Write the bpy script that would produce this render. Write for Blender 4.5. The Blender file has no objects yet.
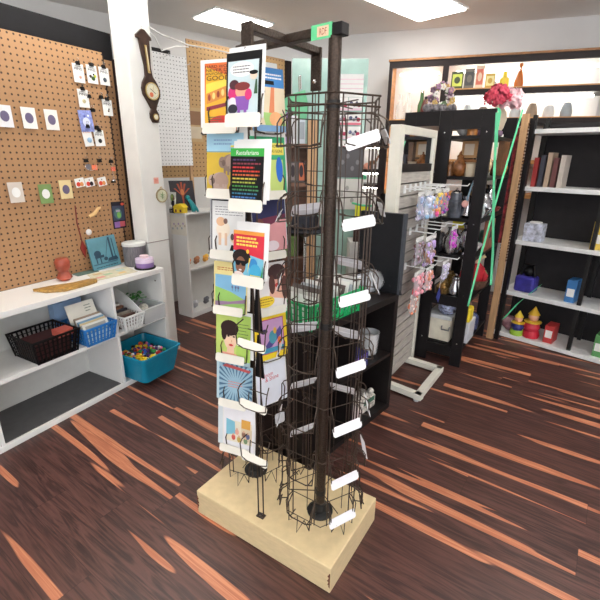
import bpy, bmesh, math, random
from mathutils import Vector, Matrix
random.seed(7)
C = bpy.context.scene.collection
PI = math.pi

# ------------------------------------------------------------------ materials
_m = {}
def srgb(c):
    return tuple(((x/12.92) if x <= .04045 else ((x+.055)/1.055)**2.4) for x in c)
def mat(name, col, rough=.55, metal=0., vary=.06, scale=14., emit=0., alpha=1., trans=0., bump=0., stretch=None):
    """procedural principled material, colour in sRGB 0..255 gently broken up by noise"""
    if name in _m: return _m[name]
    m = bpy.data.materials.new(name); m.use_nodes = True; _m[name] = m
    nt = m.node_tree; b = nt.nodes['Principled BSDF']
    c = srgb([x/255 for x in col])
    tc = nt.nodes.new('ShaderNodeTexCoord'); nz = nt.nodes.new('ShaderNodeTexNoise')
    nz.inputs['Scale'].default_value = scale; nz.inputs['Detail'].default_value = 3
    src = tc.outputs['Object']
    if stretch:
        mp = nt.nodes.new('ShaderNodeMapping'); mp.inputs['Scale'].default_value = stretch
        nt.links.new(src, mp.inputs['Vector']); src = mp.outputs['Vector']
    nt.links.new(src, nz.inputs['Vector'])
    rp = nt.nodes.new('ShaderNodeValToRGB')
    lo = [max(0, x*(1-vary*2)) for x in c]; hi = [min(1, x*(1+vary)) for x in c]
    rp.color_ramp.elements[0].position = .3; rp.color_ramp.elements[1].position = .7
    rp.color_ramp.elements[0].color = (*lo, 1); rp.color_ramp.elements[1].color = (*hi, 1)
    nt.links.new(nz.outputs['Fac'], rp.inputs['Fac'])
    nt.links.new(rp.outputs['Color'], b.inputs['Base Color'])
    b.inputs['Roughness'].default_value = rough; b.inputs['Metallic'].default_value = metal
    if max(col) < 70 and metal < .3: b.inputs['Specular IOR Level'].default_value = .25
    if emit:
        b.inputs['Emission Color'].default_value = (*c, 1); b.inputs['Emission Strength'].default_value = emit
    if alpha < 1: b.inputs['Alpha'].default_value = alpha
    if trans: b.inputs['Transmission Weight'].default_value = trans; b.inputs['IOR'].default_value = 1.2
    if bump:
        bp = nt.nodes.new('ShaderNodeBump'); bp.inputs['Strength'].default_value = bump; bp.inputs['Distance'].default_value = .01
        nt.links.new(nz.outputs['Fac'], bp.inputs['Height']); nt.links.new(bp.outputs['Normal'], b.inputs['Normal'])
    return m
def RGB(r, g, b):                      # plain printed ink / plastic of one colour
    return mat('ink_%d_%d_%d' % (r, g, b), (r, g, b), .5, vary=.03)

class NT:
    """tiny node helper"""
    def __init__(s, name):
        s.m = bpy.data.materials.new(name); s.m.use_nodes = True
        s.t = s.m.node_tree; s.b = s.t.nodes['Principled BSDF']
    def n(s, kind, **kw):
        q = s.t.nodes.new(kind)
        for k, v in kw.items(): setattr(q, k, v)
        return q
    def l(s, a, b): s.t.links.new(a, b)
    def val(s, x, sock):
        if isinstance(x, (int, float)): sock.default_value = x
        else: s.l(x, sock)
    def math(s, op, a, b=0., c=None):
        q = s.n('ShaderNodeMath', operation=op); s.val(a, q.inputs[0]); s.val(b, q.inputs[1])
        if c is not None: s.val(c, q.inputs[2])
        return q.outputs[0]
    def mix(s, f, a, b):
        q = s.n('ShaderNodeMix', data_type='RGBA'); s.val(f, q.inputs[0])
        for v, k in ((a, 6), (b, 7)):
            if isinstance(v, tuple): q.inputs[k].default_value = (*srgb([x/255 for x in v]), 1)
            else: s.l(v, q.inputs[k])
        return q.outputs[2]
    def sstep(s, x, lo, hi):
        q = s.n('ShaderNodeMapRange', interpolation_type='SMOOTHSTEP'); s.val(x, q.inputs[0])
        q.inputs[1].default_value = lo; q.inputs[2].default_value = hi
        return q.outputs[0]

def floor_material():
    g = NT('dark_rosewood_laminate')
    tc = g.n('ShaderNodeTexCoord'); mp = g.n('ShaderNodeMapping')
    mp.inputs['Rotation'].default_value = (0, 0, math.radians(35.6))
    g.l(tc.outputs['Object'], mp.inputs['Vector'])
    sp = g.n('ShaderNodeSeparateXYZ'); g.l(mp.outputs['Vector'], sp.inputs[0])
    X, Y = sp.outputs[0], sp.outputs[1]
    W, L = .165, 1.22
    row = g.math('FLOOR', g.math('DIVIDE', Y, W))
    wn = g.n('ShaderNodeTexWhiteNoise', noise_dimensions='1D'); g.l(row, wn.inputs['W'])
    xs = g.math('ADD', X, g.math('MULTIPLY', wn.outputs['Value'], L))
    col = g.math('FLOOR', g.math('DIVIDE', xs, L))
    cb = g.n('ShaderNodeCombineXYZ'); g.l(row, cb.inputs[0]); g.l(col, cb.inputs[1])
    w2 = g.n('ShaderNodeTexWhiteNoise', noise_dimensions='2D'); g.l(cb.outputs[0], w2.inputs['Vector'])
    rnd = w2.outputs['Value']
    seed = g.math('MULTIPLY', rnd, 60.)
    def noise(sx, sy, detail, dist=0., off=0., rough=.5):
        v = g.n('ShaderNodeCombineXYZ')
        g.l(g.math('MULTIPLY', xs, sx), v.inputs[0]); g.l(g.math('MULTIPLY', Y, sy), v.inputs[1])
        g.l(g.math('ADD', seed, off), v.inputs[2])
        q = g.n('ShaderNodeTexNoise'); q.inputs['Scale'].default_value = 1.; q.inputs['Detail'].default_value = detail
        q.inputs['Distortion'].default_value = dist; q.inputs['Roughness'].default_value = rough
        g.l(v.outputs[0], q.inputs['Vector']); return q.outputs['Fac']
    streak = g.sstep(noise(.85, 15.5, .5, .2), .626, .640)
    grain = noise(3., 90., 3., 1.2, 7.)
    figure = noise(2.2, 26., 3., 2.4, 3.)
    dark = g.mix(g.sstep(figure, .38, .66), (50, 30, 29), (92, 60, 54))
    dark = g.mix(g.math('MULTIPLY', g.sstep(grain, .45, .75), .45), dark, (118, 76, 64))
    dark = g.mix(g.math('MULTIPLY', rnd, .30), dark, (78, 47, 42))
    warm = g.mix(g.sstep(grain, .35, .7), (172, 103, 74), (203, 136, 101))
    c = g.mix(streak, dark, warm)
    fy = g.math('ABSOLUTE', g.math('SUBTRACT', g.math('FRACT', g.math('DIVIDE', Y, W)), .5))
    fx = g.math('ABSOLUTE', g.math('SUBTRACT', g.math('FRACT', g.math('DIVIDE', xs, L)), .5))
    gap = g.math('MAXIMUM', g.sstep(fy, .488, .497), g.sstep(fx, .4984, .4996))
    c = g.mix(g.math('MULTIPLY', gap, .55), c, (24, 14, 14))
    g.l(c, g.b.inputs['Base Color'])
    g.l(g.math('MULTIPLY_ADD', grain, .22, .30), g.b.inputs['Roughness'])
    bp = g.n('ShaderNodeBump'); bp.inputs['Strength'].default_value = .12; bp.inputs['Distance'].default_value = .003
    g.l(grain, bp.inputs['Height']); g.l(bp.outputs['Normal'], g.b.inputs['Normal'])
    return g.m

def peg_material(name, board, hole, dirxy, pitch, r=.14):
    """hardboard with a regular grid of drilled holes, laid along a horizontal direction"""
    g = NT(name)
    tc = g.n('ShaderNodeTexCoord'); sp = g.n('ShaderNodeSeparateXYZ'); g.l(tc.outputs['Object'], sp.inputs[0])
    a = g.math('ADD', g.math('MULTIPLY', sp.outputs[0], dirxy[0]), g.math('MULTIPLY', sp.outputs[1], dirxy[1]))
    fa = g.math('SUBTRACT', g.math('FRACT', g.math('DIVIDE', a, pitch)), .5)
    fz = g.math('SUBTRACT', g.math('FRACT', g.math('DIVIDE', sp.outputs[2], pitch)), .5)
    d = g.math('SQRT', g.math('ADD', g.math('MULTIPLY', fa, fa), g.math('MULTIPLY', fz, fz)))
    h = g.math('SUBTRACT', 1., g.sstep(d, r, r+.06))
    nz = g.n('ShaderNodeTexNoise'); nz.inputs['Scale'].default_value = 30; g.l(tc.outputs['Object'], nz.inputs['Vector'])
    base = g.mix(g.math('MULTIPLY', nz.outputs['Fac'], .3), board, tuple(int(x*.82) for x in board))
    g.l(g.mix(h, base, hole), g.b.inputs['Base Color']); g.b.inputs['Roughness'].default_value = .7
    return g.m

# ------------------------------------------------------------------ mesh helpers
class Fr:
    """a local frame: a along (dx,dy), b to its left (away), c up"""
    def __init__(s, x, y, dx, dy, z=0.):
        l = math.hypot(dx, dy); s.o = Vector((x, y, z)); s.d = Vector((dx/l, dy/l, 0)); s.n = Vector((-dy/l, dx/l, 0))
    def __call__(s, a, b, c): return s.o + s.d*a + s.n*b + Vector((0, 0, c))
WORLD = Fr(0, 0, 1, 0)

class MB:
    def __init__(s): s.v = []; s.f = []; s.fm = []; s.m = []; s.sm = []
    def slot(s, m):
        if m not in s.m: s.m.append(m)
        return s.m.index(m)
    def add(s, vs, fs, m, smooth=False):
        k = len(s.v); s.v += [Vector(v) for v in vs]; i = s.slot(m)
        for f in fs: s.f.append([k+q for q in f]); s.fm.append(i); s.sm.append(smooth)
        return s
    def box(s, F, a0, a1, b0, b1, c0, c1, m):
        vs = [F(a, b, c) for c in (c0, c1) for b in (b0, b1) for a in (a0, a1)]
        return s.add(vs, [(0,2,3,1),(4,5,7,6),(0,1,5,4),(2,6,7,3),(0,4,6,2),(1,3,7,5)], m)
    def quadbox(s, p, q, thick, m):
        """four corner points p (list) extruded by vector q"""
        n = len(p); q = Vector(q); vs = [Vector(x) for x in p]+[Vector(x)+q for x in p]
        fs = [tuple(range(n-1, -1, -1)), tuple(range(n, 2*n))]+[(i, (i+1) % n, n+(i+1) % n, n+i) for i in range(n)]
        return s.add(vs, fs, m)
    def tube(s, pts, r, m, n=6, cap=True):
        pts = [Vector(p) for p in pts]; k = len(pts); rings = []
        up = None
        for i, p in enumerate(pts):
            t = (pts[min(i+1, k-1)]-pts[max(i-1, 0)]).normalized()
            if up is None: up = Vector((0, 0, 1)) if abs(t.z) < .9 else Vector((1, 0, 0))
            x = t.cross(up).normalized(); y = x.cross(t).normalized(); up = y
            rr = r[i] if isinstance(r, (list, tuple)) else r
            rings.append([p+(x*math.cos(2*PI*j/n)+y*math.sin(2*PI*j/n))*rr for j in range(n)])
        vs = [v for R_ in rings for v in R_]; fs = []
        for i in range(k-1):
            for j in range(n): fs.append((i*n+j, i*n+(j+1) % n, (i+1)*n+(j+1) % n, (i+1)*n+j))
        if cap: fs += [tuple(range(n-1, -1, -1)), tuple(range((k-1)*n, k*n))]
        return s.add(vs, fs, m, n > 6)
    def lathe(s, c, prof, m, n=20, sx=1., sy=1., axis=None):
        """profile of (radius, height) about a vertical axis (or a given one) at c"""
        c = Vector(c); az = Vector(axis).normalized() if axis else Vector((0, 0, 1))
        ax = (Vector((1, 0, 0)) if abs(az.x) < .9 else Vector((0, 1, 0))); ay = az.cross(ax).normalized(); ax = ay.cross(az)
        vs = [c+ax*(r*sx*math.cos(2*PI*j/n))+ay*(r*sy*math.sin(2*PI*j/n))+az*h for r, h in prof for j in range(n)]
        k = len(prof); fs = []
        for i in range(k-1):
            for j in range(n): fs.append((i*n+j, i*n+(j+1) % n, (i+1)*n+(j+1) % n, (i+1)*n+j))
        fs += [tuple(range(n-1, -1, -1)), tuple(range((k-1)*n, k*n))]
        return s.add(vs, fs, m, True)
    def ball(s, c, r, m, n=12, sx=1, sy=1, sz=1):
        k = max(5, n//2)
        return s.lathe(c, [(r*math.sin(PI*i/k)+1e-5, -r*sz*math.cos(PI*i/k)) for i in range(k+1)], m, n, sx, sy)
    def poly(s, F, pts, b0, b1, m):
        """outline in the (a,c) plane of the frame, extruded from b0 to b1"""
        n = len(pts); vs = [F(a, b0, c) for a, c in pts]+[F(a, b1, c) for a, c in pts]
        fs = [tuple(range(n)), tuple(range(2*n-1, n-1, -1))]+[(i, n+i, n+(i+1) % n, (i+1) % n) for i in range(n)]
        return s.add(vs, fs, m)

def finish(ob, label=None, cat=None, group=None, kind=None):
    if label: ob['label'] = label
    if cat: ob['category'] = cat
    if group: ob['group'] = group
    if kind: ob['kind'] = kind
    return ob
ORG = {}
def build(name, mb, parent=None, bevel=0., seg=2, label=None, cat=None, group=None, kind=None, solid=0.):
    xs = [v.x for v in mb.v]; ys = [v.y for v in mb.v]; zs = [v.z for v in mb.v]
    o = Vector(((min(xs)+max(xs))/2, (min(ys)+max(ys))/2, min(zs)))
    me = bpy.data.meshes.new(name); me.from_pydata([v-o for v in mb.v], [], mb.f); 
    for m in mb.m: me.materials.append(m)
    for p, i, sm in zip(me.polygons, mb.fm, mb.sm): p.material_index = i; p.use_smooth = sm
    me.update()
    if any(mb.sm): me.set_sharp_from_angle(angle=math.radians(38))
    ob = bpy.data.objects.new(name, me); C.objects.link(ob); ORG[ob.name] = o
    if parent is not None: ob.parent = parent; ob.location = o-ORG[parent.name]
    else: ob.location = o
    if bevel:
        b = ob.modifiers.new('bevel', 'BEVEL'); b.width = bevel; b.segments = seg; b.limit_method = 'ANGLE'
    return finish(ob, label, cat, group, kind)
def thing(name, loc, label, cat, group=None):
    o = bpy.data.objects.new(name, None); o.empty_display_size = .05; C.objects.link(o)
    o.location = loc; ORG[o.name] = Vector(loc); return finish(o, label, cat, group)
def struct(name, mb, bevel=0.): return build(name, mb, kind='structure', bevel=bevel)

_txt = {}
def text_mesh(s):
    if s in _txt: return _txt[s]
    cu = bpy.data.curves.new('t', 'FONT'); cu.body = s; cu.resolution_u = 3; cu.align_x = 'LEFT'
    ob = bpy.data.objects.new('t', cu); C.objects.link(ob)
    dg = bpy.context.evaluated_depsgraph_get(); dg.update()
    me = bpy.data.meshes.new_from_object(ob.evaluated_get(dg))
    vs = [(v.co.x, v.co.y) for v in me.vertices]; fs = [tuple(p.vertices) for p in me.polygons]
    C.objects.unlink(ob); bpy.data.objects.remove(ob); bpy.data.curves.remove(cu); bpy.data.meshes.remove(me)
    x0 = min(v[0] for v in vs); x1 = max(v[0] for v in vs); y0 = min(v[1] for v in vs); y1 = max(v[1] for v in vs)
    vs = [((x-x0)/(x1-x0), (y-y0)/(y1-y0)) for x, y in vs]
    _txt[s] = (vs, fs); return _txt[s]

# flat printed sheets: P(u,v) gives a point on the sheet, nrm the side the print faces
class Sheet:
    def __init__(s, p0, right, up, nrm, w, h, mb):
        s.p0 = Vector(p0); s.r = Vector(right).normalized(); s.u = Vector(up).normalized(); s.n = Vector(nrm).normalized()
        s.w = w; s.h = h; s.mb = mb; s.k = 0
    def P(s, u, v, d=0.): return s.p0 + s.r*(u*s.w) + s.u*(v*s.h) + s.n*d
    def lift(s): s.k += 1; return .0004+.00022*s.k
    def poly(s, pts, m, lift=True):
        d = s.lift() if lift else .0004+.00022*s.k
        f = list(range(len(pts))); 
        s.mb.add([s.P(u, v, d) for u, v in pts], [tuple(f)], m)
    def rect(s, a0, v0, a1, v1, m): s.poly([(a0, v0), (a1, v0), (a1, v1), (a0, v1)], m)
    def ell(s, u, v, ru, rv, m, n=18, a0=0, a1=2*PI, rot=0):
        pts = []
        for i in range(n):
            t = a0+(a1-a0)*i/(n if a1-a0 > 6.2 else n-1)
            x, y = ru*math.cos(t), rv*math.sin(t)
            pts.append((u+x*math.cos(rot)-y*math.sin(rot)*s.h/s.w, v+x*math.sin(rot)*s.w/s.h+y*math.cos(rot)))
        s.poly(pts, m)
    def text(s, body, a0, v0, a1, v1, m, skew=0.):
        vs, fs = text_mesh(body); d = s.lift()
        s.mb.add([s.P(a0+(a1-a0)*x, v0+(v1-v0)*y+skew*x, d) for x, y in vs], fs, m)
    def lines(s, a0, v0, a1, v1, n, m, th=.35, seed=1):
        rr = random.Random(seed); st = (v1-v0)/n; d = s.lift()
        for i in range(n):
            y = v1-st*(i+1)+st*(1-th)/2; x = a0; e = a1-(a1-a0)*rr.uniform(0, .25)
            while x < e:
                w = rr.uniform(.05, .14)*(a1-a0); x2 = min(e, x+w)
                s.mb.add([s.P(p, q, d) for p, q in ((x, y), (x2, y), (x2, y+st*th), (x, y+st*th))], [(0, 1, 2, 3)], m)
                x = x2+.025*(a1-a0)

def sheet_box(p0, right, up, w, h, t, m, mb=None):
    """a thin solid sheet whose printed face has its lower left corner at p0"""
    mb = mb or MB(); right = Vector(right).normalized(); up = Vector(up).normalized(); n = right.cross(up)
    p0 = Vector(p0); a = [p0, p0+right*w, p0+right*w+up*h, p0+up*h]
    mb.quadbox([x-n*t for x in a], n*t, t, m)
    return Sheet(p0, right, up, n, w, h, mb)

# common materials
WHITE = mat('white_card', (234, 234, 232), .6, vary=.02)
PAPER = mat('cream_paper', (232, 228, 216), .7, vary=.03)
BLACK = mat('black_ink', (16, 15, 17), .5, vary=.03)
WIRE = mat('black_wire', (70, 58, 50), .42, .55, vary=.08)
BRONZE = mat('hammered_bronze_paint', (66, 54, 46), .36, .6, vary=.22, scale=160, bump=.3)
IRON = mat('black_cast_iron', (42, 42, 42), .45, .5, vary=.15, scale=60)
CHROME = mat('chrome', (225, 225, 228), .18, 1., vary=.02)
LAMW = mat('white_laminate', (232, 232, 230), .38, vary=.02, scale=3)
LAMB = mat('black_brown_laminate', (30, 26, 26), .42, vary=.12, scale=40, stretch=(1, 1, 6))
BLKP = mat('black_painted_wood', (24, 21, 23), .45, vary=.12, scale=20)
STRIP = mat('white_label_plastic', (230, 230, 234), .35, vary=.01)
BIRCH = mat('birch_plywood', (222, 200, 156), .5, vary=.04, scale=8, stretch=(3, 3, 12))
OAKD = mat('brown_board', (120, 88, 62), .6, vary=.1, scale=8)
TAN = mat('tan_wood', (190, 152, 112), .6, vary=.12, scale=9, stretch=(4, 4, .6))
ORW = mat('honey_pine', (206, 150, 90), .5, vary=.13, scale=7, stretch=(1, 1, 5))
DKT = mat('dark_trim_wood', (36, 26, 26), .5, vary=.1)
GREENR = mat('green_ribbon', (92, 205, 150), .45, vary=.05)
CLEAR = mat('clear_plastic', (232, 236, 240), .12, vary=.01, alpha=.32)
GLASS = mat('clear_glass', (235, 240, 238), .05, vary=.01, alpha=.3)

# ================================================================== SETTING
fl = MB(); fl.box(WORLD, -3.6, 4.4, -2.6, 6.6, -.06, 0, floor_material()); struct('floor', fl)
CEIL = mat('matt_ceiling_paint', (240, 238, 235), .8, vary=.03, scale=1.2)
WALLP = mat('pale_grey_wall_paint', (222, 222, 222), .75, vary=.03, scale=2)
H = 3.0
def troffer(n, cx, cy, L, W, power):
    F = Fr(cx, cy, .722, .692, H)
    t = thing('ceiling_light', (cx, cy, H-.03), LBL_T[n], 'light', 'recessed ceiling lights')
    mb = MB()
    for a0, a1, b0, b1 in ((-L/2, L/2, -W/2-.02, -W/2), (-L/2, L/2, W/2, W/2+.02), (-L/2-.02, -L/2, -W/2-.02, W/2+.02), (L/2, L/2+.02, -W/2-.02, W/2+.02)):
        mb.box(F, a0, a1, b0, b1, -.016, .0, LAMW)
    build('frame', mb, t)
    mb = MB(); mb.box(F, -L/2, L/2, -W/2, W/2, -.028, -.002, mat('lit_diffuser', (255, 252, 246), .5, emit=power)); build('diffuser', mb, t)
LBL_T = ['lit rectangular ceiling light above the card rack, left of the two in view',
         'lit rectangular ceiling light at the top edge, right of the two in view'] + ['lit ceiling light behind the camera, outside the view']*6
c = MB(); c.box(WORLD, -3.6, 4.4, -2.6, 6.6, H, H+.06, CEIL); struct('ceiling', c)
TP = 7.
troffer(0, -.745, 5.265, .72, .42, TP)
troffer(1, .93, 4.53, 1.30, .52, TP)
def fill_tube_fixture(cx, cy):  # added fill lamps, out of view, to brighten the ceiling
    F = Fr(cx, cy, .722, .692, H); t = thing('fill_tube_light', (cx, cy, H-.2), 'added twin tube light hung out of view to brighten the ceiling', 'light', 'added fill tube lights')
    mb = MB(); mb.box(F, -.6, .6, -.05, .05, -.15, -.12, LAMW); mb.tube([F(-.4, 0, -.12), F(-.4, 0, 0)], .006, IRON); mb.tube([F(.4, 0, -.12), F(.4, 0, 0)], .006, IRON); build('housing', mb, t)
    for b in (-.09, .09): mb = MB(); mb.tube([F(-.58, b, -.14), F(.58, b, -.14)], .02, mat('fill_tube', (255, 252, 246), .5, emit=34.), 10); build('tube', mb, t)
for x, y in ((-1.3, 2.7), (.2, .5), (2.1, 2.5), (-2.3, -.6), (1.8, -1.0)): fill_tube_fixture(x, y)
# walls
def wall(name, x0, y0, x1, y1, m=WALLP, th=.08):
    F = Fr(x0, y0, x1-x0, y1-y0); mb = MB(); mb.box(F, 0, math.hypot(x1-x0, y1-y0), 0, th, 0, H, m); return struct(name, mb)
wall('wall_back', -.75, 6.25, 4.4, 4.51)
wall('wall_back_left', -3.4, 3.92, -.75, 6.25)
wall('wall_left', -3.4, -2.5, -3.4, 3.92)
wall('wall_right', 4.3, 4.6, 4.3, -2.5)
# shop front behind the camera: wall with a wide window to the daylight
mb = MB(); F = Fr(4.3, -2.5, -1, 0)
mb.box(F, 0, 7.7, 0, .08, 0, .2, WALLP); mb.box(F, 0, 7.7, 0, .08, 2.7, H, WALLP); mb.box(F, 0, .6, 0, .08, .2, 2.7, WALLP); mb.box(F, 7.1, 7.7, 0, .08, .2, 2.7, WALLP)
struct('wall_front', mb)
mb = MB()
for a in (.6, 2.75, 4.9, 7.06): mb.box(F, a, a+.05, .01, .06, .2, 2.7, LAMW)
mb.box(F, .6, 7.1, .01, .06, .2, .24, LAMW); mb.box(F, .6, 7.1, .01, .06, 2.66, 2.7, LAMW)
struct('window_1', mb)

# pillar
PU = Vector((.545, .838, 0)); PF = Fr(-1.172, 3.206, .545, .838)       # a: along the right face, b: away to the left
PIL = mat('white_painted_wood', (226, 226, 222), .55, vary=.05, scale=3, bump=.05)
PLT = thing('pillar', (-1.25, 3.3, 0), 'white painted square wooden pillar beside the brown pegboard, floor to ceiling', 'pillar')
mb = MB(); mb.box(PF, 0, .20, 0, .16, .0, H, PIL); build('shaft', mb, PLT, bevel=.004)
mb = MB(); mb.box(PF, -.010, .210, -.012, .165, 0, .05, PIL); build('base_block', mb, PLT, bevel=.002)
mb = MB()
mb.box(PF, -.003, .203, -.003, .163, .962, .968, mat('grey_tape', (150, 140, 135), .6)); build('joint_line', mb, PLT)

# ================================================================== LEFT: cube shelf and pegboard
LU = Fr(-1.452, 2.364, .487, .873)
def left_unit():
    t = thing('cube_shelf', LU(.0, .2, 0), 'white open cube shelf with baskets in it, below the brown pegboard', 'shelf')
    a0, a1, T = -.86, .85, .035; D = .39
    mb = MB(); mb.box(LU, a0, a1, -.002, D, .765, .80, LAMW); build('top', mb, t, bevel=.002)
    mb = MB(); mb.box(LU, a0, a1, 0, D, .0, .035, LAMW); build('bottom', mb, t, bevel=.002)
    for a in (a0, a1-T): mb = MB(); mb.box(LU, a, a+T, 0, D, .035, .765, LAMW); build('side_panel', mb, t, bevel=.002)
    for a in (-.43, .39): mb = MB(); mb.box(LU, a-.01, a+.01, .003, D, .035, .765, LAMW); build('divider', mb, t)
    for p, q in ((a0+T, -.44), (-.42, .38), (.40, a1-T)): mb = MB(); mb.box(LU, p, q, .003, D, .40, .425, LAMW); build('shelf_board', mb, t)
    mb = MB(); mb.box(LU, a0+T, a1-T, D-.006, D, .035, .765, mat('pale_back_panel', (222, 222, 218), .5, vary=.02)); build('back_panel', mb, t)
    mb = MB(); mb.box(LU, -.41, .37, .02, .38, .035, .040, mat('dark_grey_mat', (82, 82, 84), .8)); build('shelf_mat', mb, t)
    for a in (.415, .405, .80):
        for c_ in (.09, .70): mb = MB(); q = LU(a, .05, c_); mb.lathe(q, [(.006, 0), (.006, .003)], IRON, 8, axis=LU.d); build('bolt', mb, t)
left_unit()

PEG = peg_material('tan_pegboard', (168, 128, 90), (62, 42, 28), (.487, .873), .036)
t = thing('pegboard', LU(.0, .42, .8), 'tan pegboard standing behind the white cube shelf, hung with pin cards', 'pegboard')
mb = MB(); mb.box(LU, -1.0, .845, .395, .405, .80, 2.27, PEG); build('board', mb, t)
mb = MB(); mb.box(LU, .84, .985, .44, .45, .0, 2.24, PEG); build('recessed_board', mb, t, label='recessed pegboard strip next to the pillar')
mb = MB(); mb.box(LU, .845, .855, .395, .44, .8, 2.25, DKT); mb.box(LU, .955, .985, .40, .44, 0, 2.25, DKT); build('edge_post', mb, t)
mb = MB(); mb.box(LU, -1.0, .985, .46, .58, 0, 2.42, mat('dark_void_black', (18, 17, 20), .8)); build('dark_void_block', mb, t)  # black slab added to stand in for the dark void above the board
PB = .394    # b of the board's face
# --- pin cards and hangers on the pegboard (a right, b toward the room is negative)
def peg_sheet(a, z, w, h, m, tilt=0.): # lower-left corner on board
    p0 = LU(a, PB-.012, z); up = (Vector((0, 0, 1))+LU.n*.02+LU.d*tilt).normalized()
    r = (LU.d-Vector((0, 0, 1))*tilt).normalized()
    return sheet_box(p0, r, up, w, h, .0015, m)
def clip(a, z, name='binder_clip', n=0):
    mb = MB(); mb.poly(LU, [(a-.014, z-.012), (a+.014, z-.012), (a+.008, z+.010), (a-.008, z+.010)], PB-.022, PB-.002, BLACK)
    mb.tube([LU(a-.006, PB-.01, z+.01), LU(a-.008, PB-.02, z+.028), LU(a+.008, PB-.02, z+.028), LU(a+.006, PB-.01, z+.01)], .0015, CHROME)
    return mb
def pin_card(a, z, word, gems, label, w=.078, h=.112, tilt=0., wordm=BLACK):
    t = thing('pin_card', LU(a+w/2, PB-.012, z), label, 'pin card', 'pin cards on the pegboard')
    s = peg_sheet(a, z, w, h, WHITE, tilt)
    s.lines(.2, .84, .85, .9, 1, wordm, .5, 3)
    s.text(word, .14, .66, .86, .80, wordm)
    build('card', s.mb, t)
    for (u, v, r, col) in gems:
        mb = MB(); m = RGB(*col); mb.lathe(s.P(u, v, .001), [(r, 0), (r, .002), (r*.55, .006), (.0005, .0065)], m, 8, axis=s.n); build('pin', mb, t)
    build('binder_clip', clip(a+w/2, z+h+.004), t)
pin_card(.70, 2.063, 'PINS', [(.3, .38, .010, (70, 50, 40)), (.55, .28, .014, (60, 90, 40)), (.75, .42, .010, (200, 210, 60)), (.62, .5, .006, (20, 20, 20))], 'pin card with green and yellow gem pins, in the top row on the pegboard')
pin_card(.795, 2.065, 'PINS', [(.5, .3, .015, (60, 70, 82))], 'pin card with one dark blue pin, right end of the top row')
pin_card(.600, 2.055, 'PINS', [(.6, .3, .010, (220, 170, 150))], 'pin card with a pale pink pin, left in the top row of the pegboard')
pin_card(.61, 1.905, 'PINS', [(.5, .35, .013, (190, 180, 140)), (.5, .38, .006, (120, 110, 80))], 'pin card with a beige round pin, below the top row at left')
pin_card(.79, 1.868, 'PINS', [(.55, .3, .007, (120, 100, 80)), (.6, .42, .005, (60, 60, 60))], 'pin card with a tiny brown pin, alone below two black clips', h=.105)
pin_card(.612, 1.655, 'PINS', [(.6, .3, .018, (150, 185, 215)), (.6, .3, .010, (240, 240, 245))], 'tall pin card with orange lettering and a blue ring pin', w=.07, h=.13, tilt=-.12, wordm=RGB(226, 130, 70))
pin_card(.695, 1.66, 'PINS', [(.5, .33, .015, (40, 42, 45))], 'pin card with one round black pin, beside the orange lettered card', h=.105, tilt=-.05)
for i, (a, z) in enumerate([(.690, 1.98), (.785, 1.985), (.705, 1.895), (.80, 1.56), (.705, 1.565), (.80, 1.42), (.60, 1.565), (.72, 1.785)]):
    build('binder_clip', clip(a, z), label='empty black clip on the pegboard, ' + ['left of the pair under the top row', 'right of the pair under the top row', 'between the blue card and the lone white card', 'right end of the row over the orange tags', 'middle of the row over the orange tags', 'below the hanging silver charm', 'left end above the wire bracelet', 'above the round black pin card'][i], cat='clip', group='black clips on the pegboard')
s = peg_sheet(.60, 1.75, .10, .135, mat('lilac_pack', (140, 152, 214), .4, vary=.2, scale=60), -.06)
s.ell(.5, .45, .28, .22, RGB(214, 220, 240)); s.ell(.42, .72, .08, .06, RGB(90, 100, 190)); s.ell(.7, .75, .07, .05, RGB(230, 240, 250))
build('gift_bag', s.mb, label='small lilac blue patterned bag hanging on the pegboard', cat='bag')
# bracelet loops with orange stickers
mb = MB(); c0 = LU(.625, PB-.02, 1.525)
mb.tube([c0+LU.d*(.042*math.cos(x))+Vector((0, 0, .026*math.sin(x))) for x in [PI*(.9+1.2*i/16) for i in range(17)]], .002, CHROME)
mb.box(LU, .645, .685, PB-.006, PB-.003, 1.50, 1.535, RGB(240, 128, 92)); mb.box(LU, .60, .635, PB-.006, PB-.003, 1.505, 1.54, RGB(120, 120, 130))
build('bracelet', mb, label='thin wire bracelet beside an orange sticker on the pegboard', cat='bracelet')
mb = MB(); mb.tube([LU(.80, PB-.015, 1.545), LU(.802, PB-.015, 1.48), LU(.80, PB-.015, 1.44)], .0012, CHROME)
mb.ball(LU(.80, PB-.015, 1.425), .016, CHROME, 10, sz=.7); mb.box(LU, .80, .835, PB-.006, PB-.003, 1.49, 1.52, RGB(240, 110, 80))
build('pendant', mb, label='silver pendant hanging beside an orange sticker, right side of pegboard', cat='pendant')
for i, (a, nm) in enumerate([(.50, 'leftmost'), (.575, 'middle'), (.675, 'rightmost')]):
    s = peg_sheet(a, 1.385, .07, .06, WHITE, -.15)
    s.ell(.3, .35, .22, .26, RGB(226, 70, 50)); s.ell(.65, .3, .2, .25, RGB(40, 32, 36) if i == 1 else RGB(222, 150, 90)); s.ell(.5, .75, .06, .08, BLACK)
    build('brooch_card', s.mb, label='small white brooch card with red beads, %s of the three in the lower row' % nm, cat='brooch card', group='brooch cards on the pegboard')
# cord with red feather
t = thing('necklace', LU(.49, PB-.01, .90), 'dark red cord necklace with a leaf pendant hanging at the left of the pegboard', 'necklace')
mb = MB(); mb.tube([LU(.47, PB-.01, 1.27), LU(.462, PB-.012, 1.15), LU(.478, PB-.012, 1.02)], .004, RGB(120, 40, 32)); build('cord', mb, t)
mb = MB(); mb.poly(LU, [(.478, 1.03), (.50, .97), (.485, .90), (.458, .97)], PB-.016, PB-.008, RGB(132, 38, 30)); build('leaf', mb, t)
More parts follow.
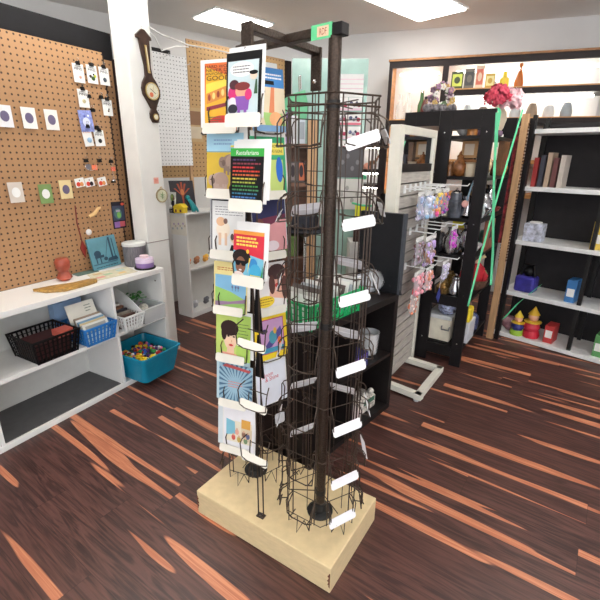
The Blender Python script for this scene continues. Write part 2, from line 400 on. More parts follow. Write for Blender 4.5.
# wooden key
mb = MB(); mb.tube([LU(.555, PB-.02, 1.185), LU(.60, PB-.02, 1.20), LU(.635, PB-.02, 1.235), LU(.655, PB-.02, 1.24)], [.012, .014, .012, .007], mat('pale_wood_toy', (208, 170, 116), .5), 8)
build('wooden_bird', mb, label='little pale wooden bird shape lying on a peg of the pegboard', cat='ornament')
mb = MB(); mb.lathe(LU(.545, PB-.004, 1.075), [(.022, 0), (.022, .004), (.018, .007)], WHITE, 18, axis=-LU.n); build('button_badge', mb, label='round white badge on the pegboard above the blue picture', cat='badge')
s = peg_sheet(.752, 1.07, .115, .20, mat('dark_comic_print', (34, 32, 44), .3, vary=.2), .02)
s.rect(.05, .30, .95, .85, RGB(52, 60, 84)); s.ell(.45, .55, .3, .2, RGB(72, 110, 108)); s.ell(.5, .5, .15, .12, RGB(110, 170, 80)); s.rect(.08, .04, .5, .26, RGB(132, 92, 160)); s.rect(.5, .06, .92, .26, RGB(180, 80, 90)); s.ell(.85, .9, .14, .05, RGB(226, 90, 66)); s.rect(.3, .62, .6, .70, RGB(160, 150, 170))
build('comic_print', s.mb, label='small dark comic print leaning at the right edge of the pegboard', cat='print')
# on the shelf top
s = sheet_box(LU(.50, .325, .802), (LU.d+Vector((0, 0, .03))), Vector((0, 0, 1))+LU.n*.2, .235, .23, .012, mat('teal_print', (94, 146, 160), .5, vary=.12, scale=8))
SB = RGB(30, 62, 82); s.rect(.72, .22, .78, .95, SB); s.poly([(.55, .2), (.6, .3), (.9, .32), (.95, .2)], SB); s.rect(.84, .3, .87, .9, SB); s.poly([(.72, .95), (.5, .35), (.515, .35), (.74, .95)], SB)
s.ell(.25, .5, .12, .1, SB); s.rect(.16, .2, .2, .45, SB); s.rect(.3, .18, .34, .42, SB); s.rect(.14, .36, .46, .44, SB); s.ell(.5, .3, .07, .06, SB); s.rect(.04, .15, .9, .19, RGB(60, 100, 118)); s.lines(.1, .04, .9, .1, 1, SB, .4)
build('art_tile', s.mb, label='square blue picture leaning on the pegboard on the white shelf top', cat='picture')
t = thing('tub', LU(.75, .30, .80), 'clear round tub with a white lid and dark contents, next to the blue picture', 'tub')
mb = MB(); c0 = LU(.80, .24, .80); mb.lathe(c0, [(.078, 0), (.082, .01), (.084, .15), (.08, .155)], mat('smoky_contents', (112, 110, 116), .35, vary=.25, scale=40, stretch=(6, 6, .5)), 28); build('body', mb, t)
mb = MB(); mb.lathe(c0+Vector((0, 0, .155)), [(.087, 0), (.087, .02), (.08, .024), (.03, .026), (.03, .03)], mat('frosted_lid', (214, 216, 214), .3), 28); build('lid', mb, t)
t = thing('candy_tin', LU(.78, .12, .80), 'low round purple box with a clear lid at the corner of the shelf', 'box')
c0 = LU(.765, .10, .80); mb = MB(); mb.lathe(c0, [(.074, 0), (.078, .008), (.076, .012)], BLACK, 26); build('base', mb, t)
mb = MB(); mb.lathe(c0+Vector((0, 0, .012)), [(.064, 0), (.066, .035)], RGB(138, 108, 168), 26); build('contents', mb, t)
mb = MB(); mb.lathe(c0+Vector((0, 0, .047)), [(.068, 0), (.066, .03), (.03, .034)], mat('lilac_lid', (214, 198, 222), .2), 26); build('lid', mb, t)
mb = MB(); mb.lathe(c0+Vector((-.0, 0, .080)), [(.032, 0), (.032, .018), (.028, .02)], mat('pink_cap', (226, 200, 206), .3), 20); build('cap', mb, t)
def flat(F, pts, z, m, th=.002):
    mb = MB(); n = len(pts); vs = [F(a, b, z) for a, b in pts]; mb.quadbox(vs, (0, 0, th), th, m); return mb
mb = flat(LU, [(.34, .10), (.66, .06), (.72, .25), (.42, .30)], .800, mat('map_paper', (214, 208, 182), .6, vary=.1, scale=24)); 
for i, (a, b, cc) in enumerate([(.42, .15, (220, 150, 140)), (.5, .18, (160, 190, 150)), (.58, .13, (226, 190, 120)), (.62, .2, (170, 196, 190)), (.46, .24, (200, 170, 120))]):
    mb.quadbox([LU(a-.03, b-.015, .8022), LU(a+.03, b-.02, .8022), LU(a+.035, b+.02, .8022), LU(a-.025, b+.02, .8022)], (0, 0, .0004), 0, RGB(*cc))
build('printed_map', mb, label='pale illustrated paper lying flat on the white shelf top', cat='paper')
mb = flat(LU, [(.36, .31), (.52, .30), (.53, .38), (.37, .385)], .800, RGB(88, 112, 106), .006); build('green_booklet', mb, label='small dark green booklet lying below the blue picture', cat='booklet')
pts = [(.02, .12), (.10, .05), (.26, .045), (.33, .06), (.36, .10), (.33, .14), (.22, .15), (.10, .20), (.0, .22)]
build('wooden_board', flat(LU, pts, .800, mat('carved_golden_wood', (172, 132, 66), .45, vary=.25, scale=40), .018), bevel=.004, label='golden carved wooden board lying at the left on the shelf top', cat='board')
mb = MB(); c0 = LU(.26, .30, .80)
mb.lathe(c0, [(.03, 0), (.05, .02), (.03, .06), (.045, .09), (.048, .13), (.035, .15)], mat('red_glaze', (158, 72, 52), .35, vary=.2), 18); build('red_pot', mb, label='small red and brown pot on the shelf top at the photo edge', cat='pot')
for i, (a, zz, cc) in enumerate([(-.30, 1.3, (190, 90, 80)), (-.12, 1.3, (90, 120, 170)), (.06, 1.32, (210, 200, 190)), (.24, 1.3, (120, 150, 90)), (.38, 1.32, (220, 200, 150)), (.36, 1.75, (230, 228, 224)), (.22, 1.75, (236, 236, 232)), (.08, 1.75, (226, 226, 230))]):
    s = peg_sheet(a, zz, .085, .12, RGB(*cc)); s.ell(.5, .5, .3, .25, WHITE if cc[0] < 215 else RGB(100, 90, 120)); build('greeting_tag', s.mb, label='hanging %s tag on the pegboard left of the picture edge' % ['rust red', 'blue', 'cream grey', 'green', 'yellow cream', 'first white', 'second white', 'third white'][i], cat='tag', group='tags on the pegboard at the left edge')

# --- baskets
def basket(t, F, a0, a1, b0, b1, z0, h, m, rim=.012, taper=.02, pitch=.028, name='basket_body', cut=True):
    """open plastic basket with a lattice wall"""
    mb = MB(); th = .003
    def lerp(z): k = (z-z0)/h; e = taper*(1-k); return a0+e, a1-e, b0+e, b1-e
    A0, A1, B0, B1 = lerp(z0); mb.box(F, A0, A1, B0, B1, z0, z0+.004, m)
    for side in range(4):
        L = (a1-a0) if side < 2 else (b1-b0); n = max(3, int(L/pitch))
        for i in range(n+1):
            k = i/n
            for (zz0, zz1) in ((z0, z0+h),):
                p = []
                for z in (zz0, zz1):
                    x0, x1, y0, y1 = lerp(z)
                    w = .0055 if cut else L/n*.27
                    if side == 0: q = (x0+(x1-x0)*k, y0); dx = (w, 0)
                    elif side == 1: q = (x0+(x1-x0)*k, y1); dx = (w, 0)
                    elif side == 2: q = (x0, y0+(y1-y0)*k); dx = (0, w)
                    else: q = (x1, y0+(y1-y0)*k); dx = (0, w)
                    p += [F(q[0]-dx[0], q[1]-dx[1], z), F(q[0]+dx[0], q[1]+dx[1], z)]
                nrm = F.n if side < 2 else F.d
                mb.quadbox([p[0], p[1], p[3], p[2]], nrm*th, th, m)
    nz = max(2, int(h/pitch))
    for j in range(nz+1):
        z = z0+h*j/nz; x0, x1, y0, y1 = lerp(z); w = .005 if j < nz else rim; zz = z-w if j else z
        o = .004 if j == nz else 0
        mb.box(F, x0-o, x1+o, y0-o, y0+th, zz, zz+w*(1 if j < nz else 1.2), m); mb.box(F, x0-o, x1+o, y1-th, y1+o, zz, zz+w, m)
        mb.box(F, x0-o, x0+th, y0, y1, zz, zz+w, m); mb.box(F, x1-th, x1+o, y0, y1, zz, zz+w, m)
    return build(name, mb, t)
# black basket with red things
ZS = .425
BB = LU
t = thing('wire_basket', LU(.0, .1, ZS), 'black mesh basket at the left photo edge in the upper cube shelf row', 'basket')
basket(t, BB, -.18, .105, -.02, .26, ZS, .15, BLACK)
mb = MB(); mb.box(LU, -.15, .06, .02, .22, ZS+.01, ZS+.11, RGB(70, 30, 30)); build('pouch', mb, label='dark red pouch lying in the black basket', cat='pouch')
mb = MB(); mb.box(LU, .0, .09, .02, .10, ZS+.112, ZS+.15, RGB(206, 100, 84)); build('folded_cloth', mb, label='coral folded cloth on top in the black basket', cat='cloth')
BL = mat('blue_plastic', (44, 122, 196), .4)
t = thing('blue_basket', LU(.23, .1, ZS), 'bright blue plastic basket of cards in the upper cube shelf', 'basket')
basket(t, LU, .125, .355, -.045, .25, ZS, .125, BL, cut=False)
for i in range(5):
    a = .135+.0; b = -.01+.016*i; cc = [(232, 232, 224), (210, 190, 150), (120, 160, 190), (236, 236, 236), (160, 140, 120), (220, 220, 228), (80, 90, 110), (236, 228, 210), (170, 190, 210)][i]
    s = sheet_box(LU(.150, b, ZS+.01), LU.d, Vector((0, 0, 1))+LU.n*.25, .185, .13+.008*i, .010, RGB(*cc)); s.rect(.1, .5, .9, .9, RGB(*[int(x*.75) for x in cc]))
    build('postcard', s.mb, label='postcard filed in the blue basket, card number %s from the front' % ['one', 'two', 'three', 'four', 'five', 'six', 'seven', 'eight', 'nine'][i], cat='postcard', group='postcards in the blue basket')
s = sheet_box(LU(.135, .085, ZS+.06), LU.d, Vector((0, 0, 1))+LU.n*.35, .20, .20, .004, PAPER)
s.rect(0, .0, 1, .34, RGB(126, 160, 176)); s.rect(0, .34, 1, .42, RGB(190, 200, 196)); s.lines(.62, .62, .85, .9, 3, RGB(90, 110, 90), .3)
build('seascape_print', s.mb, label='cream print with a blue sea strip standing in the blue basket', cat='print')
mb = MB()
for i in range(5): mb.ball(LU(.16+.035*i, .30, ZS+.255+.01*(i % 2)), .028, mat('light_blue_cloth', (150, 180, 216), .8), 10)
mb.box(LU, .13, .33, .27, .33, ZS, ZS+.24, mat('light_blue_cloth', (150, 180, 216), .8)); build('blue_cloth_bundle', mb, label='light blue cloth bundle behind the blue basket', cat='cloth')
WB = mat('white_plastic', (236, 238, 238), .35)
t = thing('magazine_basket', LU(.50, .1, ZS), 'white perforated file basket in the upper right shelf cube', 'basket')
basket(t, LU, .42, .585, -.05, .26, ZS, .115, WB, cut=False, pitch=.024)
mb = MB(); 
mb.poly(Fr(*LU(.583, 0, 0)[:2], *LU.n[:2]), [(-.04, ZS+.11), (.26, ZS+.11), (.26, ZS+.26), (.10, ZS+.20)], -.002, .002, WB); build('side_wing', mb, t)
mb = MB()
for i in range(5): mb.box(LU, .435, .565, .02+.04*i, .045+.04*i, ZS+.01, ZS+.10+.01*i, RGB(*[(90, 60, 50), (150, 140, 130), (60, 60, 70), (120, 80, 60), (200, 196, 190)][i]))
build('brown_leaflets', mb, label='brown and grey leaflets inside the white file basket', cat='leaflets')
t = thing('clear_bin', LU(.70, .1, ZS), 'clear plastic bin with white wrapped bundles beside the white basket', 'bin')
mb = MB()
for (a0, a1, b0, b1) in ((.60, .80, -.03, -.027), (.60, .80, .22, .223), (.60, .603, -.03, .22), (.797, .80, -.03, .22)): mb.box(LU, a0, a1, b0, b1, ZS, ZS+.11, CLEAR)
mb.box(LU, .60, .80, -.03, .22, ZS, ZS+.004, CLEAR); build('bin_wall', mb, t)
mb = MB(); mb.tube([LU(.60, -.03, ZS+.112), LU(.80, -.03, ZS+.112), LU(.80, .22, ZS+.112), LU(.60, .22, ZS+.112), LU(.60, -.03, ZS+.112)], .005, mat('frosted_rim', (220, 224, 226), .2, alpha=.7)); build('rim', mb, t)
rr = random.Random(3)
for i in range(7):
    mb = MB(); q = LU(rr.uniform(.64, .76), .02+.028*i, ZS+.03+.016*(i % 4)); mb.ball(q, .036, mat('crinkled_white_wrap', (228, 226, 216), .5, vary=.25, scale=60, bump=.6), 10, sz=.8)
    build('wrapped_bundle', mb, label='white wrapped bundle in the clear bin, %s from the front' % ['first', 'second', 'third', 'fourth', 'fifth', 'sixth', 'last'][i], cat='bundle', group='wrapped bundles in the clear bin')
mb = MB(); GL = mat('green_leaves', (66, 140, 62), .5, vary=.3, scale=40)
for i in range(60):
    q = LU(rr.uniform(.61, .74), rr.uniform(.10, .22), ZS+.13+rr.uniform(0, .05)); d = Vector((rr.uniform(-1, 1), rr.uniform(-1, 1), rr.uniform(-.1, .5))).normalized()*.035; e = d.cross(Vector((0, 0, 1))).normalized()*.011
    mb.quadbox([q, q+d*.5+e, q+d, q+d*.5-e], (0, 0, .002), 0, GL)
build('leaf_garland', mb, label='green artificial leaf sprig lying on the clear bin', cat='garland')
# clear wrap at the back of that cube
# teal bin with toys on the bottom
TEAL = mat('teal_plastic', (24, 150, 184), .25, alpha=.78)
t = thing('toy_bin', LU(.62, .0, .035), 'teal translucent bin of small coloured toys in the lower right cube', 'bin')
mb = MB(); Bn = LU; z0 = .037; z1 = .225
def ring(a0, a1, b0, b1, z, r=.035, n=5):
    P_ = []
    for cx, cy, s0 in ((a1-r, b0+r, -PI/2), (a1-r, b1-r, 0), (a0+r, b1-r, PI/2), (a0+r, b0+r, PI)):
        for i in range(n+1): x = s0+PI/2*i/n; P_.append(Bn(cx+r*math.cos(x), cy+r*math.sin(x), z))
    return P_
R0 = ring(.452, .752, -.143, .207, z0); R1 = ring(.425, .79, -.175, .24, z1); R2 = ring(.418, .797, -.182, .247, z1+.002); R3 = ring(.418, .797, -.182, .247, z1+.012); R4 = ring(.430, .785, -.170, .235, z1+.012); R5 = ring(.456, .748, -.139, .203, z0+.004)
n = len(R0); vs = R0+R1+R2+R3+R4+R5; fs = [tuple(range(n-1, -1, -1)), tuple(range(5*n, 6*n))]
for k in range(5):
    for i in range(n): fs.append((k*n+i, k*n+(i+1) % n, (k+1)*n+(i+1) % n, (k+1)*n+i))
mb.add(vs, fs, TEAL, False); build('tub', mb, t)
tc = [(228, 196, 40), (206, 40, 44), (40, 90, 190), (236, 236, 236), (46, 150, 70), (232, 110, 150), (90, 50, 120), (240, 130, 40), (30, 30, 40), (150, 30, 50)]
def toy(i):
    r = rr.uniform(.010, .017) if i > 3 else .028
    a = rr.uniform(.47, .735); b = rr.uniform(-.12, .18); z = .175+rr.uniform(0, .018)
    if i == 0: a, b, z = .50, -.09, .19
    if i == 1: a, b, z = .58, -.10, .185
    m = RGB(*tc[0 if i < 4 else i % 10]); mb = MB(); q = LU(a, b, z)
    if i % 3: mb.ball(q, r, m, 8)
    else:
        F_ = Fr(q.x, q.y, rr.uniform(-1, 1), rr.uniform(-1, 1)); mb.box(F_, -r, r, -r*.7, r*.7, z-r*.6, z+r*.6, m); mb.lathe(F_(0, 0, z+r*.6), [(r*.4, 0), (r*.4, r*.4)], m, 8)
    build('toy', mb, label='tiny coloured toy piece lying in the teal bin of toys', cat='toy', group='small toys in the teal bin', bevel=0)
for i in range(110): toy(i)
mb = MB(); mb.quadbox([LU(a, b, .05) for a, b in ((.47, -.12), (.735, -.12), (.735, .19), (.47, .19))], (0, 0, .118), 0, mat('mixed_toy_fill', (70, 110, 100), .6, vary=.8, scale=60)); build('toy_fill', mb, kind='stuff', label='deeper layer of tiny mixed toys filling the teal bin', cat='toys')

# barometer on the pillar
BW = mat('walnut', (62, 44, 36), .35, vary=.2, scale=30); BRS = mat('brass', (200, 172, 108), .3, .8)
t = thing('barometer', PF(.18, -.015, 1.83), 'dark wooden banjo barometer with brass dials hanging on the white pillar', 'barometer')
# outline half-widths along height; axis leans slightly
prof = [(0, .022), (.03, .038), (.06, .036), (.09, .020), (.13, .040), (.18, .072), (.22, .076), (.26, .060), (.30, .030), (.36, .024), (.44, .034), (.50, .040), (.525, .042), (.527, .062), (.545, .060), (.585, .012)]
def bx(z): return .165-.042*z/.58
L_ = [(bx(z)-w, 1.83+z) for z, w in prof]; R_ = [(bx(z)+w, 1.83+z) for z, w in prof][::-1]
# subdivide for smoothness
mb = MB(); pts = L_+R_
vs = [PF(a, -.022, c_) for a, c_ in pts]+[PF(a, -.001, c_) for a, c_ in pts]; k = len(prof); n = 2*k; fs = []
for i in range(k-1): fs.append((i, n-1-i, n-2-i, i+1)); fs.append((n+i, n+i+1, n+n-2-i, n+n-1-i))
for i in range(n): fs.append((i, n+i, n+(i+1) % n, (i+1) % n)[::-1])
mb.add(vs, fs, BW); build('case', mb, t, bevel=.003)
def disc(F, a, b, z, r, m, th=.004, n=24): mb = MB(); mb.lathe(F(a, b, z), [(r, 0), (r, th)], m, n, axis=-F.n); return mb
mb = disc(PF, bx(.205), -.022, 2.035, .058, BRS, .008, 32); build('bezel', mb, t)
mb = MB(); F2 = Fr(*PF(0, -.0305, 0)[:2], .545, .838)
mb.lathe(PF(bx(.205), -.030, 2.035), [(.050, 0), (.050, .001)], mat('ivory_dial', (226, 222, 196), .3), 32, axis=-PF.n)
mb.lathe(PF(bx(.205)-.012, -.0312, 2.012), [(.016, 0), (.016, .0006)], RGB(210, 110, 70), 16, axis=-PF.n)
for i in range(24):
    x = 2*PI*i/24; q = PF(bx(.205)+.043*math.cos(x), -.0315, 2.035+.043*math.sin(x)); mb.lathe(q, [(.0018, 0), (.0018, .0006)], BLACK, 6, axis=-PF.n)
build('dial', mb, t)
mb = MB(); mb.tube([PF(bx(.205)-.02, -.033, 2.05), PF(bx(.205)+.025, -.033, 2.02)], .0015, BLACK); mb.tube([PF(bx(.205), -.033, 2.035), PF(bx(.205)+.01, -.033, 2.07)], .0012, BRS); build('needle', mb, t)
mb = disc(PF, bx(.04), -.022, 1.868, .022, BRS, .007); mb.lathe(PF(bx(.04), -.029, 1.868), [(.016, 0), (.016, .001)], mat('ivory_dial', (226, 222, 196), .3), 20, axis=-PF.n); build('small_dial', mb, t)
mb = MB(); mb.quadbox([PF(bx(.32)-.009, -.022, 2.15), PF(bx(.32)+.009, -.022, 2.15), PF(bx(.49)+.009, -.022, 2.32), PF(bx(.49)-.009, -.022, 2.32)], PF.n*-.004, 0, BRS)
mb.tube([PF(bx(.33), -.028, 2.165), PF(bx(.48), -.028, 2.31)], .0022, mat('ivory_dial', (226, 222, 196), .3)); build('thermometer', mb, t)
mb = MB(); mb.tube([PF(bx(.585), -.003, 2.41), PF(bx(.60), -.010, 2.435), PF(bx(.61), -.003, 2.43)], .002, CHROME); build('hanging_hook', mb, t)
# small round ornament and pink note on the pillar
t = thing('hoop_ornament', PF(.17, -.01, 1.26), 'small round wooden ornament with green sprig hanging low on the white pillar', 'ornament')
mb = disc(PF, .165, -.003, 1.31, .052, mat('ring_wood', (168, 150, 112), .6, vary=.2), .010, 28); build('ring', mb, t)
mb = MB(); mb.lathe(PF(.165, -.013, 1.31), [(.044, 0), (.044, .001)], mat('sage_fabric', (204, 204, 176), .7), 28, axis=-PF.n)
for dx, dz, ex, ez in ((0, -.025, .005, .025), (0, 0, -.015, .015), (0, .0, .018, .008), (.002, -.012, -.018, -.005), (.002, -.012, .016, -.01)): mb.tube([PF(.165+dx, -.0145, 1.31+dz), PF(.165+ex, -.0145, 1.31+ez)], .0018, GL)
build('fabric', mb, t)
mb = MB(); mb.tube([PF(.153, -.008, 1.36), PF(.158, -.01, 1.375), PF(.17, -.01, 1.375), PF(.174, -.008, 1.36)], .0025, BRS); build('clasp', mb, t)
s = sheet_box(PF(.108, -.002, 1.40), PF.d, Vector((0, 0, 1)), .045, .045, .0008, RGB(240, 176, 160)); s.lines(.15, .2, .85, .8, 3, RGB(220, 90, 70), .4); build('sticky_note', s.mb, label='small pink note stuck on the pillar above the round ornament', cat='note')
# cables over the top left
mb = MB()
cw = mat('white_cable', (232, 232, 230), .4)
mb.tube([(-1.17, 3.24, 2.60), (-1.155, 3.27, 2.50), (-1.10, 3.34, 2.46), (-1.02, 3.5, 2.43), (-.98, 3.8, 2.46), (-1.0, 4.2, 2.52), (-.9, 4.6, 2.58), (-.72, 5.0, 2.62)], .006, cw)
mb.tube([(-1.165, 3.25, 2.58), (-1.13, 3.30, 2.47), (-1.05, 3.42, 2.40), (-1.03, 3.5, 2.33), (-.95, 3.6, 2.38), (-.93, 3.9, 2.44)], .005, cw)
build('cable', mb, label='white cables looping from the pillar over the pegboards', cat='cable')

# ================================================================== LEFT BACK: white pegboard, bookcase, tan pegboard
WP = Fr(-1.5, 4.1, .65, .76)
PEGW = peg_material('white_pegboard_paint', (250, 251, 252), (110, 114, 120), (.65, .76), .034, .11)
t = thing('white_pegboard', WP(.43, .03, 1.06), 'white pegboard panel hanging to the right of the pillar', 'pegboard')
mb = MB(); mb.box(WP, .0, .595, 0, .008, 1.51, 2.49, PEGW); build('board', mb, t)
mb = MB(); mb.box(WP, .0, .03, .008, .04, .0, 2.49, TAN); mb.box(WP, .565, .595, .008, .04, .0, 2.49, TAN); build('batten', mb, t)
for i, (a, z) in enumerate([(.37, 2.02), (.42, 1.93), (.30, 2.45), (.52, 2.41)]):
    mb = MB(); mb.tube([WP(a, 0, z), WP(a, -.08, z-.01), WP(a, -.16, z), WP(a, -.165, z+.015)], .003, CHROME); build('peg_hook', mb, label='bare wire hook on the white pegboard, %s' % ['upper of the middle pair', 'lower of the middle pair', 'near its top left', 'near its top right corner'][i], cat='hook', group='hooks on the white pegboard')
BP = Fr(-1.33, 4.75, .72, .69)
PEGB = peg_material('orange_tan_pegboard', (206, 168, 118), (96, 70, 46), (.72, .69), .045, .13)
t = thing('tall_pegboard', BP(.8, .03, 0), 'long light tan pegboard behind the card rack near the back wall', 'pegboard')
mb = MB(); mb.box(BP, .20, 1.54, 0, .01, 1.38, 2.71, PEGB); mb.box(BP, -.4, .20, 0, .01, 1.38, 1.70, PEGB); build('board', mb, t)
mb = MB(); mb.box(BP, 1.54, 1.63, -.02, .05, .0, 2.72, DKT); build('end_post', mb, t)
mb = MB(); mb.box(BP, .2, 1.54, -.001, .011, 2.71, 2.73, TAN); build('top_cap', mb, t); mb = MB(); mb.box(BP, -.4, 1.54, 0, .012, 0, 1.38, LAMW); build('lower_panel', mb, t, label='white lower panel under the tan board')
s = sheet_box(BP(.15, -.01, 1.75), BP.d, Vector((0, 0, 1)), .18, .34, .003, RGB(206, 176, 130)); s.rect(.1, .1, .9, .45, RGB(220, 206, 180)); s.rect(.1, .5, .9, .9, RGB(150, 110, 80)); build('craft_pack', s.mb, label='tan craft pack hanging on the long pegboard right of white pegboard', cat='pack')
# black block added for the dark gap above the white pegboard
mb = MB(); F_ = Fr(-1.62, 4.5, .65, .76); mb.box(F_, .10, .47, .05, .2, 0., 2.62, BLKP); build('dark_gap_block', mb, bevel=.004, label='tall black block added for the dark gap behind the white pegboard', cat='cabinet')

BK = Fr(-1.116, 4.113, .545, .838)        # a: along its open front (away), b: to the back-left
t = thing('white_bookcase', BK(.2, .12, 0), 'narrow white bookcase with toys on top, to the right of the pillar', 'bookcase')
mb = MB(); mb.box(BK, 0, .02, 0, .21, 0, 1.06, LAMW); build('side_panel', mb, t); mb = MB(); mb.box(BK, .58, .60, 0, .21, 0, 1.06, LAMW); build('side_panel', mb, t)
mb = MB(); mb.box(BK, -.004, .604, -.004, .21, 1.06, 1.08, LAMW); build('top', mb, t)
for z in (.0, .50): mb = MB(); mb.box(BK, .02, .58, 0, .20, z, z+.02+(.03 if z == 0 else 0), LAMW); build('shelf_board', mb, t)
mb = MB(); mb.box(BK, .02, .58, .20, .21, 0, 1.06, mat('pale_back_panel', (222, 222, 218), .5)); build('back_panel', mb, t)
s = sheet_box(BK(-.003, .215, .86), -BK.n, Vector((0, 0, 1)), .22, .19, .001, PAPER)
for i in range(9): s.ell(.12+.1*i, .3+.35*((i*37) % 10)/10, .05, .06, RGB(*[(170, 180, 190), (190, 170, 200), (200, 190, 170)][i % 3]))
build('pale_drawing', s.mb, label='pale pencil drawing taped to the white bookcase side', cat='drawing')
s = sheet_box(BK(.02, .19, 1.085), (BK.d*.8-BK.n*.6), Vector((0, 0, 1))+BK.n*.12, .23, .29, .006, mat('night_print', (52, 50, 56), .4))
OR = RGB(176, 76, 44); s.poly([(.44, 0), (.56, 0), (.53, .35), (.56, .6), (.44, .6), (.47, .35)], OR)
for a, b in ((.2, .75), (.35, .9), (.5, .95), (.65, .9), (.8, .75)): s.poly([(.47, .5), (.53, .5), (a+.04, b), (a-.04, b)], OR)
s.ell(.5, .62, .08, .1, RGB(214, 130, 70)); build('tree_print', s.mb, label='dark print of an orange glowing tree on top of the bookcase', cat='print')
s = sheet_box(BK(-.01, .20, 1.13), -BK.n, Vector((0, 0, 1))+BK.d*.1, .085, .14, .004, RGB(226, 228, 222)); s.ell(.45, .62, .3, .26, RGB(120, 150, 70)); s.ell(.5, .25, .25, .18, RGB(40, 44, 40)); s.ell(.4, .7, .12, .1, RGB(190, 200, 120)); build('plant_card', s.mb, label='white card with green plant picture left of the tree print', cat='card')
s = sheet_box(BK(-.012, .21, 1.065), -BK.n, Vector((0, 0, 1)), .09, .06, .003, WHITE); s.rect(.05, .1, .95, .75, BLACK); s.text('SALE', .15, .3, .85, .6, WHITE); build('tag_sign', s.mb, label='small black and white sign on the bookcase edge', cat='sign')
t = thing('toy_house', BK(.05, .06, 1.08), 'small yellow toy house with windows standing on the bookcase', 'toy')
Y_ = mat('yellow_plastic', (244, 214, 44), .4); mb = MB(); F_ = Fr(*BK(.0, .06, 0)[:2], .838, -.25)
mb.box(F_, -.055, .055, -.035, .035, 1.08, 1.13, Y_); build('house_wall', mb, t, bevel=.004)
mb = MB(); mb.poly(F_, [(-.065, 1.13), (.065, 1.13), (.03, 1.165), (-.03, 1.165)], -.045, .045, Y_); build('roof', mb, t, bevel=.006)
for a in (-.03, .02): mb = MB(); mb.box(F_, a-.008, a+.01, -.038, -.034, 1.09, 1.115, RGB(110, 60, 40)); build('window', mb, t)
t = thing('teal_dinosaur', BK(.16, .03, 1.08), 'teal plastic toy figure standing right of the yellow toy house', 'toy'); TL = mat('teal_toy', (30, 150, 158), .4)
mb = MB(); q = BK(.14, .03, 1.08); mb.tube([q, q+Vector((.0, 0, .05)), q+Vector((-.02, 0, .09)), q+Vector((-.045, 0, .125))], [.02, .028, .02, .014], TL, 10); mb.tube([q+Vector((.01, 0, .05)), q+Vector((.03, 0, .03)), q+Vector((.045, 0, -.0))], [.02, .014, .01], TL, 8); build('body', mb, t)
mb = MB(); mb.ball(q+Vector((-.05, 0, .135)), .024, TL, 12); build('head', mb, t)
mb = MB(); q = BK(-.0, .15, 1.08); mb.tube([q, q+Vector((0, 0, .06)), q+Vector((.01, 0, .11))], [.022, .018, .012], RGB(36, 34, 56), 8); mb.ball(q+Vector((.01, 0, .13)), .016, RGB(150, 110, 90), 8); build('dark_figurine', mb, label='small dark figurine left of the yellow toy house', cat='figurine')
for i, (a, z, cc) in enumerate([(.08, .53, (196, 110, 50)), (.20, .53, (150, 100, 70)), (.33, .53, (210, 150, 60)), (.14, .06, (160, 160, 164)), (.30, .06, (90, 90, 96))]):
    mb = MB(); q = BK(a, .1, z)
    for k in range(4): mb.ball(q+Vector((.018*(k % 2)-.01, .02*(k//2)-.01, .02+.012*k)), .024, RGB(*[min(255, int(x*(1+.12*k))) for x in cc]), 8)
    build('trinket_pile', mb, label='little heap of %s trinkets on the %s bookcase shelf' % (['orange', 'brown', 'golden', 'silver', 'dark grey'][i], 'middle' if z > .3 else 'bottom'), cat='trinkets', group='trinkets in the bookcase')
    
# ================================================================== THE CARD RACK FIXTURE
RU = Vector((.545, .838, 0)); RV = Vector((.838, -.545, 0))
BF = Fr(.128, 1.185, -.838, .545)        # origin = front corner; a toward the left corner, b = -RU... (sign below)
ZB = .128
RK = thing('card_spinner_rack', (-.055, 1.55, 0), 'freestanding bronze card spinner rack with two wire towers on a birch plinth', 'display rack')
fc = Vector((.128, 1.185, 0)); L1 = .716; W1 = .425
def bp(a, b, z): return fc - RV*a + RU*b + Vector((0, 0, z))      # a: along long side to the left corner, b: along the short side
mb = MB(); mb.quadbox([bp(0, 0, 0), bp(0, W1, 0), bp(L1, W1, 0), bp(L1, 0, 0)], (0, 0, ZB), 0, BIRCH)
build('plinth', mb, RK, bevel=.004)
# worn corner chips of the plinth
mb = MB()
CH = mat('chipped_red_brown', (120, 66, 44), .8, vary=.3, scale=60)
for a, dz in ((.0015, 0), (L1-.0015, 0)):
    for i, (z, w) in enumerate([(.035, .006), (.045, .010), (.055, .007), (.062, .012), (.072, .008), (.085, .011), (.095, .006)]):
        s_ = 1 if a < .1 else -1
        mb.quadbox([bp(a, -.0008, z-.007), bp(a+s_*w, -.0008, z-.002), bp(a+s_*w*.8, -.0008, z+.006), bp(a, -.0008, z+.007)], RU*-.0006, 0, CH)
build('chipped_corner', mb, RK, label='worn reddish chips at the plinth corners')
mb = MB(); gp = mat('plinth_groove', (120, 98, 70), .8)
mb.box(WORLD, 0, .0001, 0, .0001, 0, .0001, gp)
PR = Vector((.098, 1.462, 0)); PLc = Vector((-.209, 1.714, 0)); ZT = 1.978
def pole(p, ztop, r=.0205):
    o = None
    mb = MB(); mb.tube([p+Vector((0, 0, ZB+.03)), p+Vector((0, 0, 1.0)), p+Vector((0, 0, ztop))], r, BRONZE, 20); o = build('pole', mb, RK)
    mb = MB(); b = p+Vector((0, 0, ZB))
    mb.lathe(b, [(.054, 0), (.056, .003), (.056, .010), (.050, .015), (.030, .018), (.028, .045), (.026, .05), (.0205, .052)], IRON, 32)
    fl_ = build('flange', mb, RK)
    for i in range(4):
        x = PI/4+i*PI/2+.3; mb = MB(); mb.lathe(b+Vector((.041*math.cos(x), .041*math.sin(x), .013)), [(.006, 0), (.006, .004), (.003, .006)], CHROME if i == 3 else IRON, 10); build('screw', mb, fl_)
pole(PR, ZT-.03); pole(PLc, ZT-.0, .0165)
